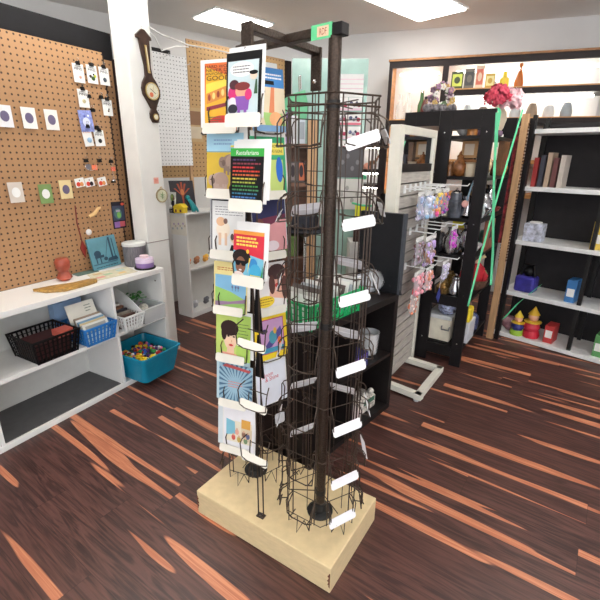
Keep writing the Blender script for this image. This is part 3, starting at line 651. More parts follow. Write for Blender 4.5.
# top frame: flat bars crossing
def bar(p, q, w, h, m=BRONZE, name='top_bar', z=ZT):
    d = (q-p); F_ = Fr(p.x, p.y, d.x, d.y, z); mb = MB(); mb.box(F_, 0, d.length, -w/2, w/2, -h, 0, m); return build(name, mb, RK, bevel=.003)
dl = (PR-PLc).normalized()
bar(PLc-dl*.03, PR+dl*.03, .034, .026)
mb = MB(); F_ = Fr(PR.x, PR.y, dl.x, dl.y, ZT); mb.box(F_, .0, .036, -.020, .020, -.032, .002, BLKP); build('end_cap', mb, RK, bevel=.003)
cx = (PR+PLc)/2; FPt = Vector((-.165, 1.436, 0)); BPt = Vector((.050, 1.735, 0))
bar(FPt, BPt, .034, .024, z=ZT-.002)
# flat hanger plates at both ends of the cross bar
for p, zb_ in ((FPt, 1.875), (BPt, 1.835)):
    mb = MB(); q = p; F_ = Fr(q.x, q.y, dl.x, dl.y); mb.box(F_, -.022, .022, -.006, .006, zb_, ZT-.002, BRONZE); o = build('hanger_plate', mb, RK, bevel=.002)
    mb = MB(); mb.lathe(F_(0, -.006, zb_+.03), [(.008, 0), (.008, .004), (.004, .006)], CHROME, 10, axis=-F_.n); build('bolt', mb, o)
# green tape with paper label on the top bar
s = sheet_box(PR-dl*.078+Vector((0, 0, ZT-.036))-Vector((-dl.y, dl.x, 0))*.020, dl, (0, 0, 1), .078, .040, .001, mat('green_tape', (96, 200, 140), .4))
s.rect(.30, .16, .86, .86, RGB(226, 196, 164)); s.text('RDF', .42, .28, .76, .72, RGB(150, 44, 40)); 
s.mb.quadbox([s.P(0, 1, 0), s.P(1, 1, 0), s.P(1, 1, 0)+Vector((-dl.y, dl.x, 0))*.04, s.P(0, 1, 0)+Vector((-dl.y, dl.x, 0))*.04], (0, 0, .001), 0, mat('green_tape', (96, 200, 140), .4))
build('price_tape', s.mb, RK, label='green tape with a beige handwritten label')

Zv = Vector((0, 0, 1))
def face_dirs(az):
    n_ = Vector((math.cos(az), math.sin(az), 0)); t_ = Vector((-n_.y, n_.x, 0)); return n_, t_     # t: to the right seen from outside
def pocket(mb, c, n_, t_, z, w=.118, dep=.034, arm=.075, r=.0024, flare=.018):
    """one wire card pocket: two bent arms, a floor loop and a front bar"""
    for sg in (-1, 1):
        e = t_*(sg*w/2)
        mb.tube([c+e*.86+Zv*(z+arm+.012), c+e+n_*(dep*.7)+Zv*(z+arm), c+e*1.04+n_*dep+Zv*(z+arm-.016), c+e*.96+n_*dep+Zv*(z+.0), c+e*.5+n_*(dep+flare*.4)+Zv*(z-.006)], r, WIRE, 5)
    mb.tube([c+t_*(-w/2*.96)+n_*dep+Zv*z, c+t_*(-w/4)+n_*(dep+.004)+Zv*(z-.008), c+t_*(w/4)+n_*(dep+.004)+Zv*(z-.008), c+t_*(w/2*.96)+n_*dep+Zv*z], r, WIRE, 5)
    mb.tube([c+t_*(-w/3)+Zv*(z-.002), c+t_*(-w/3)+n_*dep+Zv*(z-.006)], r, WIRE, 5); mb.tube([c+t_*(w/3)+Zv*(z-.002), c+t_*(w/3)+n_*dep+Zv*(z-.006)], r, WIRE, 5)
def label_strip(parent, c, n_, t_, z, w=.118, h=.032, off=.037, lean=.55, skew=0., m=STRIP):
    up = (Zv-n_*lean).normalized(); rt = (t_+Zv*skew).normalized()
    p0 = c+n_*(off+.006)-rt*(w/2)+Zv*(z-.006)
    mb = MB(); nn = rt.cross(up)
    k = .006; a = [p0+rt*k, p0+rt*(w-k), p0+rt*w+up*k, p0+rt*w+up*(h-k), p0+rt*(w-k)+up*h, p0+rt*k+up*h, p0+up*(h-k), p0+up*k]
    mb.quadbox(a, nn*.0015, 0, m); mb.tube([p0+rt*.01-nn*.001+up*h*.5, p0+rt*(w-.01)-nn*.001+up*h*.5], .0022, m, 5)
    return build('label_holder', mb, parent)
def spinner(name, p, az0, zs, ztop, zbot, rad, label):
    """six-sided wire tower"""
    mb = MB(); sidew = .118
    faces = [az0+i*PI/3 for i in range(6)]
    for az in faces:
        n_, t_ = face_dirs(az); c_ = p+n_*rad
        for sg in (-1, 1): mb.tube([c_+t_*(sg*sidew*.43)+Zv*zbot, c_+t_*(sg*sidew*.43)+Zv*ztop], .0026, WIRE, 5)
        mb.tube([c_+t_*(sidew*.14)+Zv*(zbot+.06), c_+t_*(sidew*.14)+Zv*(ztop)], .0015, WIRE, 5)
    cr = rad/math.cos(PI/6)
    for z in [zbot+.005]+[q+.085 for q in zs]+[ztop-.03, ztop]:
        pts = [p+Vector((cr*math.cos(az0+PI/6+i*PI/3), cr*math.sin(az0+PI/6+i*PI/3), z)) for i in range(7)]
        mb.tube(pts, .003 if z > ztop-.04 else .0018, WIRE, 5)
    for z in (zbot+.04, (ztop+zbot)/2+.02, ztop-.015):             # spokes to the sleeve
        for az in faces[::2]:
            n_, t_ = face_dirs(az); mb.tube([p+Zv*z+n_*.018, p+n_*rad+Zv*z], .002, WIRE, 5)
        mb.lathe(p+Zv*(z-.012), [(.0225, 0), (.0225, .024)], IRON, 16)
    t = build(name, mb, RK, label=label)
    for az in faces:
        n_, t_ = face_dirs(az); c_ = p+n_*rad
        for z in zs: q = MB(); pocket(q, c_, n_, t_, z); build('wire_pocket', q, t)
    # splayed zigzag feet at the bottom
    q = MB()
    for i in range(6):
        n_, t_ = face_dirs(faces[i]); b = p+n_*rad; z = zbot
        q.tube([b-t_*.052+Zv*(z+.11), b-t_*.052+n_*.03+Zv*(z+.085), b-t_*.048+n_*.034+Zv*(z+.0), b-t_*.01+n_*.028+Zv*(z+.035), b+t_*.0+n_*.05+Zv*(z-.022), b+t_*.02+n_*.026+Zv*(z+.03), b+t_*.048+n_*.034+Zv*(z+.0), b+t_*.052+n_*.03+Zv*(z+.085), b+t_*.052+Zv*(z+.11)], .0026, WIRE, 5)
    build('bottom_loop', q, t)
    return t, faces
azR = math.radians(-62.6); ZR = [1.64, 1.40, 1.155, .90, .66, .425, .235]
SR, facR = spinner('wire_tower', PR, azR, ZR, 1.775, .20, .138, 'nearly empty right wire tower')
azL = math.radians(-111.7); ZL = [1.685, 1.465, 1.24, 1.015, .805, .59, .355]
SL, facL = spinner('wire_tower', PLc, azL, ZL, 1.83, .20, .125, 'left wire tower full of cards')
for i in range(6):
    n_, t_ = face_dirs(facR[i]); c_ = PR+n_*.138
    lv = {0: ZR[:6]+[.235], 1: [1.65, 1.42, 1.16, .66, .46], 2: [1.2, .90, .64], 3: [1.40, .92, .66, .42], 4: [1.40, 1.16, .90, .60], 5: []}[i]
    for k, z in enumerate(lv): label_strip(SR, c_, n_, t_, z, w=.122, h=.036 if i in (0, 4) else .048, skew=(.30 if k == 0 else .10) if i == 0 else .06*((k*5+i) % 3-1), lean=.35 if k % 2 else .5)
# the front and back strips (two wires with single-width pockets)
def ladder(name, p, n_, zs, zb_, zt_, label):
    t_ = Vector((-n_.y, n_.x, 0)); mb = MB()
    for sg in (-1, 1): mb.tube([p+t_*(sg*.013)+Zv*zb_, p+t_*(sg*.013)+Zv*zt_], .0032, WIRE, 6)
    for z in zs: mb.tube([p-t_*.04+Zv*(z+.05), p+t_*.04+Zv*(z+.05)], .002, WIRE, 5)
    t = build(name, mb, RK, label=label)
    mb = MB(); F_ = Fr(p.x, p.y, t_.x, t_.y); mb.box(F_, -.018, .018, -.012, .012, ZB, ZB+.005, WIRE); mb.lathe(p+Zv*(ZB+.005), [(.008, 0), (.008, .006)], CHROME, 8); build('foot_plate', mb, t)
    for z in zs: q = MB(); pocket(q, p+n_*.006, n_, t_, z, w=.128, dep=.034); build('wire_pocket', q, t)
    return t, t_
nB = Vector((-.50, -.866, 0)).normalized()
ZF = [1.70, 1.445, 1.19, .945, .690, .445]
FB, tB = ladder('wire_strip', Vector((-.158, 1.431, 0)), nB, ZF, ZB+.004, 1.90, 'front wire strip between the towers')
BB2, _t = ladder('wire_strip', Vector((.050, 1.735, 0)), -nB, [1.5, 1.25, 1.0, .75, .5], ZB+.004, 1.87, 'rear wire strip between the towers')
for k, z in enumerate(ZF):
    if k > 2: label_strip(FB, Vector((-.158, 1.431, 0)), nB, tB, z-.002, w=.128, h=.030, skew=-.05, m=PAPER)

mb = MB(); q_ = Vector((-.158, 1.431, 0))-nB*.012
mb.quadbox([q_-tB*.006+Zv*1.165, q_+tB*.006+Zv*1.165, q_+tB*.02+Zv*.985, q_-tB*.02+Zv*.985], nB*.004, 0, BLACK); mb.quadbox([q_-tB*.004+Zv*.975, q_+tB*.008+Zv*.975, q_+tB*.024+Zv*.80, q_-tB*.018+Zv*.80], nB*.004, 0, BLACK)
build('black_insert', mb, FB)
# ---------------- cards in the pockets
def card_at(c_, n_, t_, z, w, h, base, art, name, label, off=.026, du=0., dz=0., lean=.10, extra=None, cat='greeting card', group='greeting cards in the rack'):
    up = (Zv-n_*lean).normalized(); p0 = c_+n_*(off+.006)-t_*(w/2-du)+Zv*(z+dz)
    s = sheet_box(p0, t_, up, w, h, .0025, base)
    if art: art(s)
    return build(name, s.mb, label=label, cat=cat, group=group)
def behind(c_, n_, t_, z, w, h, label, k=1, col=WHITE, dz=.012, du=.006):
    card_at(c_, n_, t_, z, w, h, col, None, 'envelope', label, off=.026-.006*k, du=du*k, dz=dz*k, cat='envelope', group='envelopes behind the cards')
nA, tA = face_dirs(facL[0]); cA = PLc+nA*.125-tA*.016
nC, tC = face_dirs(facL[1]); cC = PLc+nC*.125
cB = Vector((-.158, 1.431, 0))+nB*.004
def artGood(s):
    s.rect(0, 0, 1, 1, RGB(222, 110, 50)); s.poly([(0, .1), (1, .05), (1, .75), (.05, .95)], RGB(232, 178, 44)); s.poly([(.05, .70), (.05, .55), (1, .72), (1, .80)], RGB(240, 214, 80))
    s.poly([(.06, .40), (1, .56), (1, .72), (.06, .56)], RGB(214, 140, 60)); s.poly([(.06, .30), (1, .40), (1, .45), (.06, .36)], RGB(140, 44, 60))
    for i in range(6): s.ell(.15+.14*i, .50+.022*i, .045, .05, RGB(*[(150, 60, 40), (236, 210, 130)][i % 2]))
    s.ell(.55, .10, .42, .13, RGB(196, 44, 36)); s.ell(.85, .14, .15, .11, RGB(232, 150, 110)); s.lines(.12, .12, .55, .22, 3, RGB(60, 90, 60), .4)
    K = RGB(32, 24, 44)
    for i, (tx, a0) in enumerate((('HARD WORK', .04), ('NEVER DID', .06), ('ANYONE ANY', .05))): s.text(tx, a0, .93-.052*i-.005, .88, .965-.052*i, K)
    s.text('GOOD!', .08, .745, .86, .81, K)
card_at(cA, nA, tA, ZL[0], .128, .215, WHITE, artGood, 'greeting_card', 'orange and yellow comic card reading HARD WORK NEVER DID ANYONE ANY GOOD!')
behind(cA, nA, tA, ZL[0], .128, .215, 'white envelope behind the orange HARD WORK card', du=-.02)
def artEle(s):
    s.rect(0, .0, 1, .74, RGB(206, 174, 52)); s.rect(0, .70, 1, 1, RGB(156, 200, 220)); s.lines(.2, .80, .7, .92, 2, RGB(120, 150, 190), .35); s.rect(.66, .78, .82, .81, RGB(220, 200, 60)); s.rect(0, .70, 1, .715, RGB(110, 150, 160))
    G1, G2 = RGB(140, 118, 106), RGB(176, 152, 140)
    for ox, oy, sc, g_ in ((.66, .53, 1., G1), (.38, .24, 1.0, G2)):
        s.ell(ox, oy, .24*sc, .14*sc, g_); s.ell(ox+.05, oy+.02, .18*sc, .12*sc, RGB(166, 140, 126)); s.ell(ox-.22*sc, oy+.01, .10*sc, .09*sc, g_)
        for k in (-.15, -.05, .1, .18): s.rect(ox+k*sc-.03, oy-.19*sc, ox+k*sc+.03, oy-.05, g_)
        s.ell(ox-.18*sc, oy+.0, .05, .05, RGB(110, 90, 82)); s.ell(ox-.25*sc, oy+.02, .012, .008, BLACK)
card_at(cA, nA, tA, ZL[1], .150, .215, WHITE, artEle, 'greeting_card', 'greeting card with two grey elephants on yellow ground', du=.004)
behind(cA, nA, tA, ZL[1], .150, .222, 'white envelope behind the elephants card', du=.018)
def artSheep(s):
    s.rect(.03, .02, .97, .98, RGB(228, 228, 226)); s.lines(.12, .72, .9, .9, 4, RGB(90, 90, 96), .22, 5)
    s.ell(.35, .48, .20, .16, RGB(240, 226, 206)); s.ell(.28, .62, .13, .08, RGB(222, 178, 140)); s.ell(.42, .63, .06, .05, RGB(120, 90, 80)); s.rect(.22, .2, .30, .42, RGB(226, 190, 160)); s.rect(.40, .2, .47, .42, RGB(226, 190, 160))
    s.ell(.72, .34, .17, .10, RGB(226, 214, 180)); s.ell(.62, .36, .05, .06, RGB(80, 70, 70)); s.poly([(.5, .02), (.97, .02), (.97, .18), (.6, .22)], BLACK)
card_at(cA, nA, tA, ZL[2], .150, .210, BLACK, artSheep, 'greeting_card', 'grey cartoon card of two sheep with handwriting, below the elephants card', du=.008)
behind(cA, nA, tA, ZL[2], .150, .21, 'grey envelope behind the sheep cartoon card', du=.0, col=RGB(190, 192, 198))
def artLand(s):
    s.rect(0, 0, 1, 1, RGB(236, 220, 150)); s.lines(.1, .82, .9, .90, 2, RGB(200, 130, 70), .5); s.rect(.04, .0, .96, .74, RGB(126, 182, 216)); s.poly([(.04, 0), (.96, 0), (.96, .28), (.5, .42), (.04, .50)], RGB(150, 196, 100)); s.poly([(.04, .1), (.6, .18), (.96, .22), (.96, .3), (.5, .22), (.04, .2)], RGB(150, 120, 150)); s.poly([(.3, 0), (.96, 0), (.96, .18)], RGB(174, 212, 120))
    for a in (.56, .66, .74): s.ell(a, .52, .03, .03, RGB(110, 120, 160)); s.rect(a-.006, .44, a+.006, .52, RGB(90, 90, 110))
card_at(cA, nA, tA, ZL[3], .150, .20, WHITE, artLand, 'greeting_card', 'card with cartoon hills and blue sky under a pale yellow strip', du=.006)
behind(cA, nA, tA, ZL[3], .150, .20, 'cream envelope behind the hills and sky card', du=.015, col=PAPER)
def artAud(s):
    s.rect(0, 0, 1, 1, RGB(190, 212, 110)); s.rect(.6, .0, 1, 1, RGB(170, 204, 96)); s.ell(.42, .46, .19, .24, RGB(240, 206, 176)); s.poly([(.3, .1), (.55, .1), (.52, .35), (.36, .35)], RGB(236, 196, 166)); s.poly([(0, 0), (.8, 0), (.6, .14), (.2, .16)], RGB(240, 170, 150))
    K = RGB(52, 34, 32); s.ell(.40, .70, .26, .17, K); s.ell(.24, .58, .08, .16, K); s.ell(.46, .60, .17, .05, K)
    for u in (.37, .53): s.ell(u, .52, .035, .018, K); s.rect(u-.05, .56, u+.05, .575, K)
    s.ell(.45, .33, .06, .025, RGB(206, 60, 60)); s.ell(.47, .42, .015, .03, RGB(214, 160, 130)); s.lines(.66, .3, .96, .85, 8, RGB(90, 120, 60), .25)
card_at(cA, nA, tA, ZL[4], .160, .195, WHITE, artAud, 'greeting_card', 'green card with a painted dark haired woman looking out', du=.008)
behind(cA, nA, tA, ZL[4], .160, .195, 'white envelope behind the green woman portrait card', du=.02)
def artRad(s):
    s.rect(0, 0, 1, 1, RGB(150, 186, 204))
    for i in range(26):
        x = 2*PI*i/26; y = x+.12; R_ = .62
        s.poly([(.5+.2*math.cos(x), .5+.18*math.sin(x)), (min(1, max(0, .5+R_*math.cos(x))), min(1, max(0, .5+R_*math.sin(x)))), (min(1, max(0, .5+R_*math.cos(y))), min(1, max(0, .5+R_*math.sin(y))))], RGB(70, 110, 140), lift=(i == 0))
    s.lines(.28, .42, .72, .6, 3, RGB(214, 140, 130), .4); s.poly([(.1, .92), (.9, .86), (.95, .92), (.2, .99)], RGB(190, 80, 80))
card_at(cA, nA, tA, ZL[5], .160, .185, WHITE, artRad, 'greeting_card', 'blue card with dark radiating sunburst rays', du=.010)
behind(cA, nA, tA, ZL[5], .160, .19, 'pale blue envelope behind the sunburst card', du=-.006, col=RGB(190, 214, 222))
def artBeach(s):
    s.rect(.05, .05, .95, .95, RGB(238, 238, 242)); s.rect(.08, .86, .18, .93, RGB(110, 140, 180)); s.rect(.12, .18, .9, .62, RGB(236, 228, 206)); s.poly([(.12, .3), (.4, .35), (.38, .60), (.12, .64)], RGB(126, 190, 210)); s.rect(.58, .5, .85, .68, RGB(226, 170, 80)); s.rect(.58, .25, .9, .5, RGB(222, 206, 176))
    for (u, v, cc) in ((.45, .4, (232, 170, 150)), (.66, .38, (150, 110, 90)), (.78, .36, (90, 100, 140)), (.35, .28, (210, 90, 80)), (.52, .26, (200, 170, 90)), (.72, .26, (120, 150, 110))): s.ell(u, v, .06, .06, RGB(*cc)); s.ell(u, v+.06, .03, .025, RGB(222, 180, 150))
card_at(cA, nA, tA, ZL[6], .165, .235, WHITE, artBeach, 'greeting_card', 'white card with a small cartoon beach scene, lowest in the left column', du=.016)
behind(cA, nA, tA, ZL[6], .165, .235, 'clear edged envelope behind the beach scene card', du=-.010, col=RGB(214, 224, 228))
for k, z in enumerate(ZL):
    label_strip(SL, cA, nA, tA, z-.004, w=.135 if k < 6 else .15, h=.036, off=.040, lean=.25, m=PAPER)
label_strip(SL, cA+tA*.09, nA, tA, ZL[6]-.02, w=.10, h=.030, off=.040, lean=.2, m=PAPER)
# column B on the front strip
def artComic(s):
    s.rect(0, 0, 1, 1, BLACK); s.rect(.05, .02, .92, .88, RGB(198, 216, 220)); s.ell(.45, .76, .34, .105, WHITE); s.lines(.2, .70, .72, .82, 3, RGB(70, 70, 80), .35, 4)
    s.ell(.22, .42, .16, .12, RGB(200, 40, 110)); s.ell(.20, .30, .12, .07, RGB(236, 226, 230)); s.ell(.24, .55, .14, .07, RGB(70, 30, 40)); s.ell(.48, .45, .20, .10, RGB(228, 158, 128)); s.ell(.48, .52, .22, .06, RGB(120, 40, 40))
    s.poly([(.28, .38), (.70, .38), (.66, .18), (.34, .18)], RGB(130, 82, 166)); s.ell(.66, .40, .1, .08, RGB(200, 40, 110)); s.rect(.36, .14, .44, .22, RGB(130, 82, 166)); s.rect(.54, .14, .62, .22, RGB(130, 82, 166)); s.ell(.22, .2, .14, .07, RGB(52, 52, 62))
    s.ell(.80, .66, .10, .06, RGB(240, 210, 190)); s.ell(.80, .70, .12, .03, BLACK); s.poly([(.82, .40), (.92, .40), (.90, .60), (.86, .60)], RGB(50, 90, 60)); s.rect(.05, .02, .92, .14, RGB(232, 236, 238))
card_at(cB, nB, tB, ZF[0], .132, .197, WHITE, artComic, 'greeting_card', 'black edged cartoon card of a bent over figure with speech bubble, topmost in front', du=-.008)
behind(cB, nB, tB, ZF[0], .134, .200, 'white envelope behind the black edged cartoon card', du=-.002)
def artRasta(s):
    s.rect(0, 0, 1, 1, BLACK); s.rect(0, .87, 1, 1, RGB(46, 166, 60)); s.text('Rastafarians', .18, .895, .84, .965, WHITE)
    cols = [(70, 44, 90), (120, 44, 60), (190, 44, 44), (200, 60, 40), (190, 90, 40), (196, 180, 60), (150, 160, 60), (60, 130, 60), (60, 120, 80), (50, 110, 140), (60, 110, 170), (70, 90, 170), (200, 200, 210)]
    for i, cc in enumerate(cols): s.lines(.08, .79-.062*i, .94, .835-.062*i, 1, RGB(*cc), .6, i)
card_at(cB, nB, tB, ZF[1], .132, .188, WHITE, artRasta, 'greeting_card', 'black card headed Rastafarians on a green band with coloured lines of text', du=-.006, dz=-.006)
behind(cB, nB, tB, ZF[1], .134, .192, 'white envelope behind the Rastafarians card', du=.004); behind(cB, nB, tB, ZF[1], .134, .185, 'second white envelope behind the Rastafarians card', k=2, du=.006)
def artLady(s):
    s.rect(0, 0, 1, 1, RGB(120, 190, 214)); s.poly([(0, .62), (1, .50), (1, 1), (0, 1)], RGB(206, 40, 60)); s.lines(.1, .70, .9, .90, 3, RGB(240, 220, 90), .55, 6); s.rect(.0, .93, 1, 1, RGB(230, 150, 60))
    s.ell(.28, .50, .30, .15, RGB(36, 26, 26)); s.ell(.26, .34, .17, .17, RGB(128, 84, 62)); s.rect(.08, .38, .46, .43, BLACK); s.ell(.17, .38, .08, .05, BLACK); s.ell(.36, .38, .08, .05, BLACK); s.ell(.26, .25, .05, .015, RGB(240, 220, 220)); s.ell(.20, .12, .2, .1, RGB(236, 220, 214))
    s.ell(.68, .38, .14, .12, RGB(46, 130, 190)); s.ell(.76, .22, .2, .18, RGB(60, 160, 200)); s.poly([(.5, .2), (.6, .5), (.55, .5)], RGB(240, 210, 60)); s.lines(.6, .1, .95, .2, 2, RGB(240, 226, 80), .4); s.poly([(.9, 0), (1, 0), (1, .4)], RGB(70, 150, 80)); s.ell(.5, .62, .05, .04, RGB(240, 190, 60))
card_at(cB, nB, tB, ZF[2], .128, .180, WHITE, artLady, 'greeting_card', 'bright card with a woman in sunglasses and a blue parrot under red lettering', dz=-.006, du=-.008)
behind(cB, nB, tB, ZF[2], .134, .192, 'white envelope behind the sunglasses woman card', du=.004); behind(cB, nB, tB, ZF[2], .130, .180, 'green backed card behind the sunglasses woman card', k=1.6, du=.002, col=RGB(176, 206, 160))
for k in range(3): label_strip(FB, cB, nB, tB, ZF[k]-.008, w=.135, h=.040, off=.040, lean=.15, m=PAPER)
# column C
def artTree(s):
    s.rect(0, 0, 1, 1, RGB(60, 130, 196)); s.lines(.45, .82, .95, .92, 2, WHITE, .5); s.rect(.0, .74, .7, .80, BLACK); s.rect(.0, .0, 1, .70, RGB(222, 206, 176)); s.poly([(.5, .3), (.6, .7), (.7, .7), (.66, .3)], RGB(214, 130, 90)); s.poly([(.4, .05), (1, .1), (.9, .3), (.3, .3)], RGB(160, 200, 120)); s.ell(.7, .2, .2, .12, RGB(230, 170, 120)); s.rect(0, 0, 1, .1, RGB(120, 160, 200))
card_at(cC, nC, tC, ZL[0], .140, .205, WHITE, artTree, 'greeting_card', 'blue topped card with beige picture, upper right tower column')
behind(cC, nC, tC, ZL[0], .140, .21, 'white envelope behind the blue topped card', du=-.02)
def artShe(s):
    s.rect(0, 0, 1, 1, RGB(60, 176, 120)); s.rect(.38, .70, .96, .90, RGB(240, 222, 100)); s.text('SHE THOUGHT', .42, .82, .92, .87, BLACK); s.text('HE WAS GONE', .42, .74, .92, .79, BLACK); s.rect(.3, 0, .92, .62, RGB(206, 226, 130)); s.rect(.0, .0, .5, .62, WHITE); s.ell(.80, .45, .10, .22, RGB(44, 110, 206))
card_at(cC, nC, tC, ZL[1], .150, .205, WHITE, artShe, 'greeting_card', 'green card with a yellow caption box and a blue oval, right of Rastafarians')
behind(cC, nC, tC, ZL[1], .150, .212, 'white envelope behind the green caption card', du=.01)
def artPink(s):
    s.rect(0, 0, 1, 1, RGB(36, 40, 84)); s.poly([(0, .0), (1, 0), (1, .62), (.4, .55), (0, .35)], RGB(214, 150, 154)); s.poly([(0, .3), (.5, .5), (1, .64), (1, .70), (.3, .64), (0, .5)], RGB(110, 44, 70)); s.ell(.2, .5, .14, .14, RGB(120, 70, 60)); s.ell(.55, .10, .2, .1, RGB(230, 214, 220))
card_at(cC, nC, tC, ZL[2]+.02, .150, .195, WHITE, artPink, 'greeting_card', 'dark blue and dusty pink card below the green caption card')
behind(cC, nC, tC, ZL[2]+.02, .150, .21, 'pale blue envelope behind the dark blue and pink card', col=RGB(214, 226, 238))
def artKiss(s):
    s.rect(0, 0, 1, 1, RGB(236, 232, 230)); s.poly([(.45, .3), (1, .2), (1, .9), (.55, .95)], RGB(230, 178, 156)); s.ell(.72, .80, .28, .16, RGB(70, 44, 44)); s.ell(.55, .55, .10, .20, RGB(90, 54, 48)); s.ell(.95, .45, .1, .25, RGB(90, 54, 48)); s.ell(.74, .52, .1, .05, RGB(196, 60, 60)); s.ell(.30, .22, .30, .12, RGB(240, 208, 60)); s.lines(.08, .14, .55, .3, 3, RGB(150, 110, 30), .3)
card_at(cC, nC, tC, ZL[3], .150, .195, WHITE, artKiss, 'greeting_card', 'card with a red lipped woman and yellow speech bubble, right tower column')
def artYel(s):
    s.rect(0, 0, 1, 1, RGB(246, 214, 44)); s.rect(.16, .12, .90, .84, RGB(190, 60, 120)); s.rect(.18, .14, .88, .82, RGB(206, 162, 206)); s.poly([(.2, .2), (.5, .45), (.8, .65), (.85, .5), (.5, .25)], RGB(90, 80, 150)); s.ell(.55, .45, .12, .14, RGB(80, 160, 180)); s.ell(.3, .6, .1, .05, RGB(60, 50, 90)); s.ell(.75, .35, .06, .08, RGB(226, 120, 60)); s.rect(.18, .14, .88, .24, RGB(70, 150, 180)); s.ell(.62, .58, .05, .07, RGB(240, 190, 80))
card_at(cC, nC, tC, ZL[4], .160, .205, WHITE, artYel, 'greeting_card', 'yellow bordered card with a purple picture, lower right tower column')
def artBloom(s):
    s.rect(.02, .02, .98, .98, RGB(234, 238, 248)); P_ = RGB(206, 50, 80)
    s.text('Bloom', .2, .66, .56, .76, P_, .03); s.text('& Shine', .3, .56, .74, .66, P_, .03)
card_at(cC, nC, tC, ZL[5], .155, .19, WHITE, artBloom, 'greeting_card', 'plain white card with red script lettering, lowest in its column')
behind(cC, nC, tC, ZL[5], .155, .20, 'white envelope behind the red script card', du=.006)
for k in (1, 2, 3): label_strip(SL, cC, nC, tC, ZL[k]-.006, w=.125, h=.032, off=.040, lean=.2, m=PAPER)
# a small grey tag hanging right of the strip
label_strip(SL, cC+tC*.02, nC, tC, .50, w=.05, h=.05, off=.05, lean=.1, m=mat('grey_frosted_label', (200, 202, 206), .3))

# ================================================================== BLACK CUBE UNIT BEHIND THE RACK
KU = Fr(.613, 2.487, .66, .75)            # a negative toward the near left end, b back
t = thing('black_cube_shelf', KU(-.45, .2, 0), 'black brown open cube shelf behind the right wire tower', 'shelf')
L0 = -.90; D = .39
mb = MB(); mb.box(KU, L0, 0, 0, D, .77, .81, LAMB); build('top', mb, t, bevel=.002)
mb = MB(); mb.box(KU, L0, 0, 0, D, .0, .04, LAMB); build('bottom', mb, t, bevel=.002)
for a in (L0, -.04): mb = MB(); mb.box(KU, a, a+.04, 0, D, .04, .77, LAMB); build('side_panel', mb, t, bevel=.002)
mb = MB(); mb.box(KU, -.46, -.44, .004, D, .04, .77, LAMB); build('divider', mb, t)
mb = MB(); mb.box(KU, L0+.04, -.46, .004, D, .40, .42, LAMB); build('shelf_board', mb, t); mb = MB(); mb.box(KU, -.44, -.04, .004, D, .40, .42, LAMB); build('shelf_board', mb, t)
mb = MB(); mb.box(KU, L0+.04, -.04, D-.01, D, .04, .77, LAMB); build('back_panel', mb, t)
# tall black panel behind its far end
mb = MB(); EB = Fr(.612, 2.484, -.80, .60); mb.box(EB, 0, .28, .0, .035, .812, 1.297, mat('matt_black_panel', (24, 25, 29), .5, vary=.08)); 
t = thing('black_board', EB(.18, 0, .81), 'matt black upright board standing on the far end of the black shelf', 'board'); build('panel', mb, t, bevel=.003)
mb = MB(); mb.box(EB, -.012, .0, -.003, .038, .812, 1.299, mat('slate_edge', (62, 66, 74), .4)); build('edge_trim', mb, t)
# green basket with CDs/envelopes
t = thing('green_basket', KU(-.6, .14, .81), 'bright green plastic basket on the black shelf, full of papers', 'basket')
GB = mat('green_plastic', (24, 176, 104), .4)
basket(t, KU, -.86, -.42, -.01, .27, .812, .135, GB, cut=False, pitch=.032)
rr = random.Random(11)
for i in range(12):
    a = -.84+.034*i; cc = [(226, 228, 226), (190, 190, 186), (90, 80, 78), (238, 238, 234), (170, 178, 186)][i % 5]
    mb = MB(); F_ = Fr(*KU(a, .03, 0)[:2], -.75, .66); 
    s = sheet_box(KU(a, .02, .82), KU.n, Zv+KU.d*.35, .21, .155+.01*(i % 3), .008, RGB(*cc), mb); s.rect(.1, .3, .8, .7, RGB(*[int(x*.7) for x in cc]))
    build('record_sleeve', mb, label='paper sleeve filed in the green basket, %s tone' % ['white', 'grey', 'dark', 'bright white', 'bluish'][i % 5], cat='sleeve', group='sleeves in the green basket')
# silver bag and graphic box
t = thing('silver_bag', KU(-.2, .15, .81), 'clear bag with silver white contents on the black shelf', 'bag')
mb = MB(); q = KU(-.10, .15, .81)
for i in range(9):
    x = rr.uniform(-.05, .06); y = rr.uniform(-.03, .05); mb.ball(q+KU.d*x+KU.n*y+Zv*(.035+.05*rr.random()), .034, mat('silver_crinkle', (198, 202, 212), .25, .5, vary=.35, scale=50, bump=.6), 8)
build('contents', mb, t); mb = MB(); mb.ball(q+Zv*.075, .085, CLEAR, 16, sz=.88); build('wrap', mb, t)
s = sheet_box(KU(-.045, .10, .812), Vector((.80, -.60, 0)), Zv+Vector((-.4, .3, 0)), .13, .12, .02, mat('charcoal_box', (50, 50, 54), .35)); s.rect(.1, .1, .9, .9, RGB(40, 40, 44)); s.ell(.6, .45, .12, .13, RGB(190, 190, 196)); s.ell(.6, .45, .06, .07, RGB(40, 40, 44)); s.ell(.3, .7, .07, .05, RGB(120, 120, 126)); build('charcoal_box', s.mb, label='charcoal box with a pale emblem leaning on the black shelf end', cat='box')
for i, (a, b, w, d_, h_, cc) in enumerate([(-.36, .12, .10, .10, .05, (214, 214, 210)), (-.33, .26, .12, .10, .11, (226, 224, 220)), (-.22, .28, .08, .08, .07, (190, 160, 130))]):
    mb = MB(); mb.box(KU, a, a+w, b, b+d_, .81, .81+h_, RGB(*cc)); mb.box(KU, a+.01, a+w-.01, b-.001, b, .82, .80+h_, RGB(120, 110, 130)); build('small_carton', mb, bevel=.003, label='small %s carton on the black shelf behind the wires' % ['flat white', 'taller white', 'tan'][i], cat='box', group='cartons on the black shelf')
